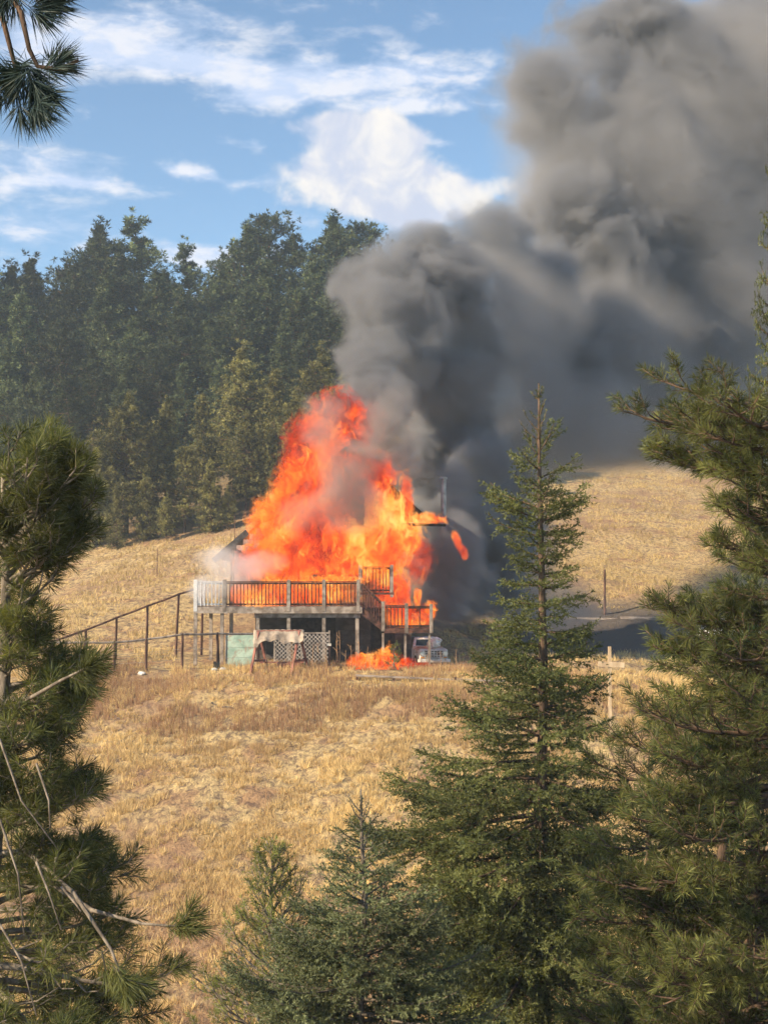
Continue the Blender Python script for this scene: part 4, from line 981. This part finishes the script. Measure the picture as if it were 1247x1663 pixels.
# ------------------------------------------------------------------ the wood on the left hill
def far_pine(seed, Hh, spread, h0f, shape, nclump, ntri=18, ts=.30):
    r = np.random.default_rng(seed); wood = G(); nd = G(); P_ = []; D_ = []; Tn = []
    ks = 8; tp = np.array([(.25 * sin(k * .9 + seed) * k / ks, .25 * cos(k * 1.3) * k / ks, Hh * k / ks) for k in range(ks + 1)])
    wood.tube(tp, .20 * (Hh / 12) * (1 - np.linspace(0, .93, ks + 1)), 7)
    for i in range(nclump):
        f = h0f + (1 - h0f) * (i + r.random()) / nclump; a = r.random() * 2 * pi
        s = (f - h0f) / (1 - h0f)
        if shape == 'cone': R_ = spread * (1 - s) ** .8 + .15
        elif shape == 'round': R_ = spread * (1 - abs(2 * (s ** .8) - .75) ** 2.2 * .75) * (1 if s < .9 else .7)
        else: R_ = spread * (.55 + .45 * sin(s * 7 + seed)) * (1 - .5 * s) + .4
        L = R_ * r.uniform(.55, 1.1); b = np.array([np.interp(f * Hh * .99, tp[:, 2], tp[:, k]) for k in range(3)])
        el = -.15 + .75 * s + r.normal(0, .15); d = np.array((cos(a) * cos(el), sin(a) * cos(el), sin(el)))
        e_ = b + d * L; wood.tube([b, b + d * L * .5 - (0, 0, .08 * L), e_], [.035 + .012 * L, .03, .012], 4)
        m_ = max(5, int(4 + L * 5)); tone = r.uniform(.1, .75)
        for k in range(m_):
            fr = r.uniform(.35, 1.05) if k > 1 else 1.0
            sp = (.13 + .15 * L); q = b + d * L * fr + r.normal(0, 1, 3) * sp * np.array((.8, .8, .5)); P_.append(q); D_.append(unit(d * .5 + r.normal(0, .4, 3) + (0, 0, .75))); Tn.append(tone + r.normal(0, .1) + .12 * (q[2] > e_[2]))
    for k in range(7): P_.append(tp[-1] + r.normal(0, .3, 3)); D_.append(np.array((0, 0, 1.))); Tn.append(.5)
    needles(nd, np.array(P_), np.array(D_), ntri, ts, .055, ts * .5, r, np.array(Tn), th=(15, 95))
    return wood.mesh('trunk', True), nd.mesh('crown')
KIND = [far_pine(101, 12, 3.1, .12, 'round', 150), far_pine(102, 12, 2.5, .06, 'cone', 170), far_pine(103, 12, 2.8, .22, 'open', 110), far_pine(104, 12, 3.4, .18, 'round', 180), far_pine(105, 12, 2.3, .30, 'open', 75), far_pine(106, 12, 2.9, .05, 'cone', 180)]
def hill_tree(px, top, base, Y, k, label, group=None, sx=1.0, m=None):
    """a pine with its foot on the ground at distance Y and its tip at pixel row top"""
    x = (px - CXP) / F * Y; z = gz(x, Y) - .2; h = at(px, top, Y).z - z; s = h / 12
    r_ = empty('pine_tree', (x, Y, z), rng.random() * 6.28, label=label, cat='tree', group=group); r_.scale = (s * sx, s * sx, s)
    link('trunk', KIND[k][0], M['bark'], r_); c_ = link('crown', KIND[k][1], M['needle_far'], r_)
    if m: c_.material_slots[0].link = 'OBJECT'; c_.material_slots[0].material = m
near_l = 'olive green pine in the lower row of the wood along the grass crest'
up_l = 'dark pine in the shaded upper part of the wood on the left hill'
sky_l = 'dark pine closing the skyline of the wood behind its neighbours'
ng, ug, sg_ = 'pines along the grass crest', 'pines in the shaded upper wood', 'pines on the skyline'
HT = [ # px, top, _, Y, kind, sx, label or None
 (205, 640, 0, 108, 3, 1.05, 'broad olive pine in the lower row, leftmost of the big ones above the grass crest'),
 (268, 650, 0, 110, 1, .95, 'tall olive pine with visible dark trunk in the middle of the lower row'),
 (342, 750, 0, 106, 5, 1.0, 'small conical olive tree on the crest just left of the burning roof'),
 (395, 560, 0, 118, 0, 1.05, 'large round crowned olive pine standing behind the lower row, above the cone shaped tree'),
 (400, 670, 0, 111, 3, .9, 'bushy olive pine with drooping limbs directly left of the flames'),
 (160, 700, 0, 107, 1, .9, 'narrow olive pine at the left end of the lower row above the grass crest'), (300, 730, 0, 107, 2, .9, None), (238, 760, 0, 106, 5, .9, None), (445, 600, 0, 114, 1, 1, None), (475, 640, 0, 112, 3, .9, 'round olive pine half covered by the left edge of the flames'),
 (520, 560, 0, 118, 0, 1.0, 'round pine partly hidden behind the top of the flames'), (560, 610, 0, 116, 3, 1, None), (330, 640, 0, 114, 1, .9, None), (120, 790, 0, 106, 5, .9, None), (440, 760, 0, 107, 5, .9, None), (190, 790, 0, 105, 5, .8, None), (270, 800, 0, 105, 3, .7, 'small bushy pine at the foot of the tall trunked olive pine'), (600, 640, 0, 115, 0, 1, None), (370, 790, 0, 106, 3, .7, None)]
for a in HT: hill_tree(a[0], a[1], 0, a[3], a[4], a[6] or near_l, None if a[6] else ng, a[5], M['needle_far_lit'])
SK = [(160, 360, 160, 3, 1.0, 'tall dark pine with a dense flat topped crown, left peak of the skyline'),
 (222, 356, 162, 4, 1.15, 'tall open crowned pine with gaps of sky, right of the dense flat topped one'),
 (305, 400, 164, 4, 1.0, 'dark pine with a small round tufted head in the dip of the skyline'),
 (50, 418, 158, 0, 1.15, 'broad dome shaped dark pine at the left end of the skyline'),
 (395, 366, 162, 3, 1.0, 'tall dark pine forming the left half of the central skyline peak'),
 (432, 360, 165, 2, 1.0, 'slim open dark pine just right of the central skyline peak'),
 (470, 385, 163, 4, 1.1, 'thin crowned pine with sky showing between its limbs beside the plume'),
 (545, 348, 165, 3, 1.05, 'tallest dark pine on the skyline, directly beside the smoke plume'),
 (585, 372, 168, 2, 1.0, 'dark pine on the skyline fading into the edge of the smoke')]
for px, top, Y, k, sx, lb in SK: hill_tree(px, top, 0, Y, k, lb, None, sx)
for px, top, Y, k in [(10, 430, 160, 3), (95, 470, 156, 0), (120, 440, 158, 2), (270, 440, 156, 3), (340, 455, 158, 0), (360, 430, 162, 3), (510, 420, 160, 0), (190, 400, 163, 3), (-30, 400, 156, 0), (-70, 380, 158, 3), (620, 420, 165, 0), (660, 400, 168, 3)]:
    hill_tree(px, top, 0, Y, k, sky_l, sg_)
for px, top, Y, k in [(35, 480, 142, 1), (165, 450, 146, 5), (100, 520, 140, 3), (245, 440, 148, 1), (290, 490, 143, 0), (215, 520, 138, 3), (340, 520, 142, 5), (430, 430, 148, 0), (395, 470, 145, 3), (480, 480, 146, 2), (540, 470, 146, 3),
                      (60, 600, 128, 3), (150, 560, 132, 0), (10, 560, 132, 1), (260, 560, 134, 3), (300, 590, 130, 1), (200, 600, 128, 5), (360, 580, 130, 0), (455, 540, 134, 1), (500, 520, 138, 0), (570, 520, 138, 3), (-40, 520, 138, 3), (-60, 600, 126, 0), (600, 560, 132, 1), (110, 620, 124, 2), (640, 520, 142, 3)]:
    hill_tree(px, top, 0, Y, k, up_l, ug, 1.05)
# ------------------------------------------------------------------ fire and smoke (real volumes)
def smoke_mat(name, dens, col, nscale, gain=3.2, erode=0.55, amp=2.2, step=0.45, fw=1.7, stretch=(1, 1, 1), aniso=0.0):
    m, t, out = mat(name)
    tcn = t.new('ShaderNodeTexCoord').outputs['Object']
    pos = t.new('ShaderNodeNewGeometry').outputs['Position']
    p = t.vm('MULTIPLY', pos, stretch)
    n = t.noise(p, nscale, 6.5, 0.64, 0.35)
    f = t.m('SUBTRACT', 1.0, t.vm('LENGTH', tcn))
    d = t.m('MULTIPLY_ADD', t.m('SUBTRACT', n, 0.5), amp, t.m('SUBTRACT', t.m('MULTIPLY', f, fw), erode))
    d = t.m('MULTIPLY', d, gain, clamp=True)
    d = t.m('MULTIPLY', d, t.m('MULTIPLY', f, 6.0, clamp=True))
    oc = t.new('ShaderNodeObjectInfo').outputs['Color']
    sp = t.new('ShaderNodeSeparateColor'); t.put(sp.inputs[0], oc)
    d = t.m('MULTIPLY', d, sp.outputs[0])
    dd = t.m('MULTIPLY', d, dens)
    s = t.new('ShaderNodeVolumePrincipled')
    s.inputs['Color'].default_value = (*col, 1); s.inputs['Anisotropy'].default_value = aniso
    t.put(s.inputs['Density'], dd)
    t.l.new(s.outputs[0], out.inputs['Volume'])
    m.cycles.volume_step_rate = step
    return m
def flame_mat(name, dens, nscale=1.0, erode=0.3, step=0.25, bright=1.0, amp=3.8, fw=2.1):
    m, t, out = mat(name)
    tcn = t.new('ShaderNodeTexCoord').outputs['Object']
    pos = t.new('ShaderNodeNewGeometry').outputs['Position']
    wn_ = t.vm('SCALE', t.vm('SUBTRACT', t.noise(pos, .9 * nscale, 2, .5, col=True), (.5, .5, .5)), scale=1.3)
    p = t.vm('MULTIPLY', t.vm('ADD', pos, wn_), (1.0, 1.0, 0.55))
    n = t.noise(p, 2.6 * nscale, 6, 0.68, 1.1)
    f = t.m('SUBTRACT', 1.0, t.vm('LENGTH', tcn))
    d = t.m('MULTIPLY_ADD', t.m('SUBTRACT', n, 0.5), amp, t.m('SUBTRACT', t.m('MULTIPLY', f, fw), erode))
    d = t.m('MULTIPLY', d, 4.0, clamp=True)
    d = t.m('MULTIPLY', d, t.m('MULTIPLY', f, 8.0, clamp=True))
    oc = t.new('ShaderNodeObjectInfo').outputs['Color']
    sp = t.new('ShaderNodeSeparateColor'); t.put(sp.inputs[0], oc)
    hot = t.m('ADD', t.m('MULTIPLY_ADD', n, 1.5, -.25), t.m('SUBTRACT', sp.outputs[1], 0.525))
    hot = t.m('ADD', hot, t.m('MULTIPLY', t.m('SUBTRACT', t.noise(pos, .45, 2, .5), .5), .7))
    c = t.ramp(hot, [(.30, (.10, .012, .008)), (.41, (.34, .020, .007)), (.50, (.62, .044, .008)), (.58, (.80, .095, .010)), (.67, (.95, .23, .02)), (.80, (1.1, .50, .12))])
    dd = t.m('MULTIPLY', t.m('MULTIPLY', d, dens), sp.outputs[0])
    ab = t.new('ShaderNodeVolumeAbsorption'); ab.inputs[0].default_value = (0, 0, 0, 1); t.put(ab.inputs['Density'], dd)
    em = t.new('ShaderNodeEmission'); t.put(em.inputs[0], c); t.put(em.inputs[1], t.m('MULTIPLY', dd, bright))
    ad = t.new('ShaderNodeAddShader'); t.l.new(ab.outputs[0], ad.inputs[0]); t.l.new(em.outputs[0], ad.inputs[1])
    t.l.new(ad.outputs[0], out.inputs['Volume']); m.cycles.volume_step_rate = step
    return m
def sphere_mesh(name, nu=20, nv=12):
    v = [(0, 0, 1)]; q = []; t = []
    for i in range(1, nv):
        th = pi * i / nv
        for j in range(nu): v.append((sin(th) * cos(2 * pi * j / nu), sin(th) * sin(2 * pi * j / nu), cos(th)))
    v.append((0, 0, -1)); last = len(v) - 1
    for j in range(nu):
        j2 = (j + 1) % nu; t.append((0, 1 + j, 1 + j2)); b = 1 + (nv - 2) * nu; t.append((last, b + j2, b + j))
        for i in range(nv - 2): a = 1 + i * nu; q.append((a + j, a + nu + j, a + nu + j2, a + j2))
    gg = G(); gg.add(v, t, q); return gg.mesh(name, True)
def puffs(root, pname, me, m, specs, tilt=0.0):
    for s in specs:
        px, py, rx, rz, Y = s[:5]; ry = s[5] if len(s) > 5 and s[5] else (rx + rz) / 2 / ppm(Y)
        dn = s[6] if len(s) > 6 else 1.0; hot = s[7] if len(s) > 7 else 0.5; rot = s[8] if len(s) > 8 else 0
        o = bpy.data.objects.new(pname, me); COL.objects.link(o); o.parent = root
        o.location = at(px, py, Y) - root.location
        o.scale = (rx / ppm(Y), ry, rz / ppm(Y)); o.rotation_euler = (0, rot, 0)
        o.color = (dn, hot, 0, 1)
        if not me.materials: me.materials.append(m)
S1 = sphere_mesh('smoke_billow'); S2 = sphere_mesh('flame'); S3 = sphere_mesh('smoke_veil'); S4 = sphere_mesh('white_smoke'); S5 = sphere_mesh('grass_flame', 14, 8)
M['smoke'] = smoke_mat('dark_smoke', 1.0, (.36, .37, .41), .25, gain=2.2, erode=.36, amp=3.4, fw=1.5, step=0.45)
M['veil'] = smoke_mat('thin_smoke', .24, (.52, .52, .55), .12, gain=1.2, erode=.2, amp=1.6, step=0.8)
M['fsmoke'] = smoke_mat('grey_fire_smoke', .8, (.46, .43, .42), .42, gain=1.5, erode=.35, amp=3.6, fw=1.3, step=.5); S6 = sphere_mesh('smoke_wisp')
M['wsmoke'] = smoke_mat('white_smoke', 1.1, (.9, .9, .93), .8, gain=1.6, erode=.35, step=0.5)
M['flame'] = flame_mat('flame', 2.1, erode=.72, step=.17, amp=4.6)
M['flame_small'] = flame_mat('small_flame', 5.0, 1.7, erode=.55, step=.3, amp=5.5, fw=1.5)

sroot = empty('smoke_plume', at(700, 900, 78), label='huge dark grey smoke plume rolling up and right from the burning house', cat='smoke plume')
puffs(sroot, 'smoke_billow', S1, M['smoke'], [
  # px, py, rx, rz, Y, ry, density, _, tilt
  (625, 655, 90, 85, 73, 3.0), (600, 590, 85, 85, 74), (640, 500, 125, 125, 76), (610, 460, 95, 90, 77), (715, 470, 110, 110, 79),
  (675, 425, 90, 75, 79), (790, 390, 105, 90, 84), (760, 550, 115, 95, 82), (730, 600, 90, 60, 79), (865, 480, 125, 110, 87), (900, 590, 130, 90, 88),
  (990, 540, 130, 110, 92), (1010, 430, 150, 130, 94), (940, 360, 120, 110, 93), (960, 240, 160, 140, 96, 0, .5), (900, 140, 150, 120, 97, 0, .45),
  (1080, 160, 200, 180, 99, 0, .5), (1110, 330, 200, 170, 99, 0, .5), (1220, 260, 200, 200, 102, 0, .6), (1200, 470, 190, 160, 100, 0, .3), (660, 590, 80, 80, 77), (690, 600, 70, 70, 82), (740, 640, 80, 60, 84), (1090, 560, 130, 100, 96, 0, .4), (1250, 80, 200, 180, 104), (960, 640, 140, 90, 92, 0, .35), (1090, 640, 150, 90, 98, 0, .2), (1220, 600, 150, 110, 102, 0, .2),
  (1010, 50, 150, 90, 100), (735, 910, 60, 100, 73, 2, 1.5), (720, 980, 60, 60, 74, 2, 1.2), (1340, 400, 220, 260, 108), (1380, 150, 220, 240, 110), (860, 110, 90, 70, 95, 0, .4),
  (735, 690, 95, 80, 81), (700, 640, 80, 70, 79), (690, 715, 60, 70, 80, 0, 1.6), (670, 760, 60, 60, 80, 0, 1.6), (750, 740, 90, 80, 83, 0, 1.6), (780, 850, 80, 110, 81, 0, 1.5), (800, 880, 90, 120, 83), (770, 980, 80, 60, 80), (820, 800, 80, 90, 86), (770, 760, 90, 90, 79, 0, 1.4), (760, 850, 80, 100, 79, 0, 2), (765, 950, 75, 80, 79, 0, 2), (815, 920, 60, 100, 81, 0, 2), (735, 800, 50, 70, 76, 0, 1.2), (720, 650, 70, 60, 79, 0, 1.4), (800, 760, 120, 90, 84), (745, 800, 110, 110, 82), (770, 900, 110, 120, 82), (800, 960, 90, 70, 81), (700, 900, 70, 110, 79),
])
puffs(sroot, 'smoke_veil', S3, M['veil'], [
  (1060, 330, 290, 260, 99, 11, 1.3), (1200, 200, 260, 260, 103, 12, 1.3), (930, 230, 170, 200, 96, 7, .7), (1150, 520, 260, 150, 99, 9, 1.4), (800, 520, 200, 150, 82, 5, 1.5), (900, 680, 200, 100, 88, 8), (1050, 650, 220, 110, 96, 9), (1180, 620, 200, 120, 100, 9), (960, 560, 220, 150, 92, 8), (820, 640, 150, 100, 84, 6),
  (1000, 720, 180, 60, 100, 7), (880, 980, 130, 70, 84, 5), (930, 700, 170, 90, 96, 7, 2.2), (1060, 690, 200, 80, 104, 7, 2.0), (1180, 680, 190, 90, 106, 8, 1.6), (860, 720, 120, 80, 92, 6, 2.5), (1150, 735, 170, 40, 112, 7, 2.2), (740, 640, 120, 90, 81, 5, 2), (820, 900, 110, 130, 84, 5, 2)])
puffs(sroot, 'smoke_wisp', S6, M['fsmoke'], [(550, 760, 85, 110, 65.9, 1.6, .7, .5, .25), (535, 690, 60, 75, 66.5, 1.6, .8), (590, 830, 70, 60, 65.9, 1.2, .8), (640, 690, 70, 90, 67, 1.8, 1.2), (500, 830, 70, 60, 65.9, 1.0, .5), (560, 810, 90, 110, 65.6, 1.2, .6, .5, -.3), (660, 740, 50, 80, 67.5, 1.2, .9), (600, 720, 70, 90, 66.5, 1.6, .9)])
froot = empty('house_fire', at(565, 985, 67), label='roaring orange and red flames engulfing the house and its deck', cat='fire')
puffs(froot, 'flame', S2, M['flame'], [
  (425, 915, 60, 42, 67.3, 1.6, .8, .48), (470, 905, 80, 58, 67.2, 2, 1, .5), (545, 900, 90, 62, 67.2, 2, 1, .5), (610, 895, 70, 75, 67.2, 2, 1, .55),
  (450, 850, 62, 75, 68, 2.6, 1, .5, .5), (540, 800, 90, 100, 67.8, 2.0, .9, .44), (600, 770, 60, 60, 68, 1.8, .7, .42), (520, 850, 70, 60, 67, 1.4, .8, .50), (500, 800, 75, 90, 70, 2.6, 1, .47, .35), (560, 840, 90, 70, 69, 2.4, 1, .46), (505, 730, 62, 84, 71, 2.4, 1, .40, .2), (545, 685, 62, 70, 72, 2.4, 1, .37),
  (590, 700, 55, 60, 72.5, 2, .6, .38), (625, 850, 52, 85, 67.6, 1.7, 1.2, .62), (615, 800, 34, 46, 68, 1.3, 1, .5), (660, 815, 17, 66, 68, .9, 1, .5), (655, 868, 45, 40, 68.4, 1.2, .8, .53),
  (690, 843, 52, 15, 68.0, .6, 1, .52), (676, 905, 40, 58, 68.6, 1.0, .45, .47), (662, 870, 30, 40, 68.2, 1, .7, .5), (742, 878, 9, 26, 69, .5, .8, .48, -.35), (752, 896, 11, 18, 69, .5, .9, .46, -.3), (640, 960, 42, 48, 67.4, 1.1, 1, .52),
  (520, 965, 85, 28, 66.6, .9, 1, .6), (440, 965, 70, 30, 66.6, .9, 1, .52), (395, 965, 34, 26, 66.2, .8, .8, .5), (655, 1000, 45, 26, 66.6, .8, 1, .55), (690, 1000, 18, 26, 66.6, .6, 1, .5)])
puffs(froot, 'small_flame', S5, M['flame_small'], [
  (400, 968, 30, 14, 64.7, .3, 1, .5), (425, 982, 45, 10, 64.7, .25, 1, .55), (540, 942, 70, 10, 66, .4, 1, .56), (660, 1012, 44, 8, 64.8, .25, 1, .6), (700, 990, 14, 20, 64.8, .3, 1, .5), (678, 968, 9, 22, 64.9, .3, 1, .5)])
gf = empty('grass_fire', at(625, 1088, 63.5), label='low orange flames creeping through dry grass in front of the lower deck', cat='fire')
puffs(gf, 'small_flame', S5, M['flame_small'], [
  (588, 1078, 30, 22, 62.6, .5, 1, .5), (625, 1074, 34, 26, 62.8, .5, 1, .5), (655, 1082, 38, 18, 62.8, .5, 1, .5), (600, 1092, 46, 14, 62, .5, .8, .5), (632, 1064, 12, 26, 63, .4, 1, .5), (682, 1084, 30, 12, 62.8, .4, .8, .48)])
wroot = empty('white_smoke', at(370, 950, 65.5), label='pale bluish white smoke wisps drifting off the left corner of the deck', cat='smoke')
puffs(wroot, 'white_smoke_wisp', S4, M['wsmoke'], [
  (375, 920, 80, 46, 65.2, 1.1, .8, .5, .3), (345, 955, 60, 36, 64.4, .9, .7), (385, 965, 40, 30, 64.8, .6, .7), (420, 915, 70, 32, 65.5, .8, .35)])

# ------------------------------------------------------------------ air
def haze():
    m, t, out = mat('haze'); v = t.new('ShaderNodeVolumePrincipled'); v.inputs['Color'].default_value = (.66, .82, 1, 1); v.inputs['Density'].default_value = HAZE
    v.inputs['Anisotropy'].default_value = .2
    t.l.new(v.outputs[0], out.inputs['Volume'])
    o = G().box((0, 120, 8), (420, 420, 104)).build('haze', m); tag(o, 'pale blue haze in the air over the valley', kind='stuff')
HAZE = 0.00065
haze()
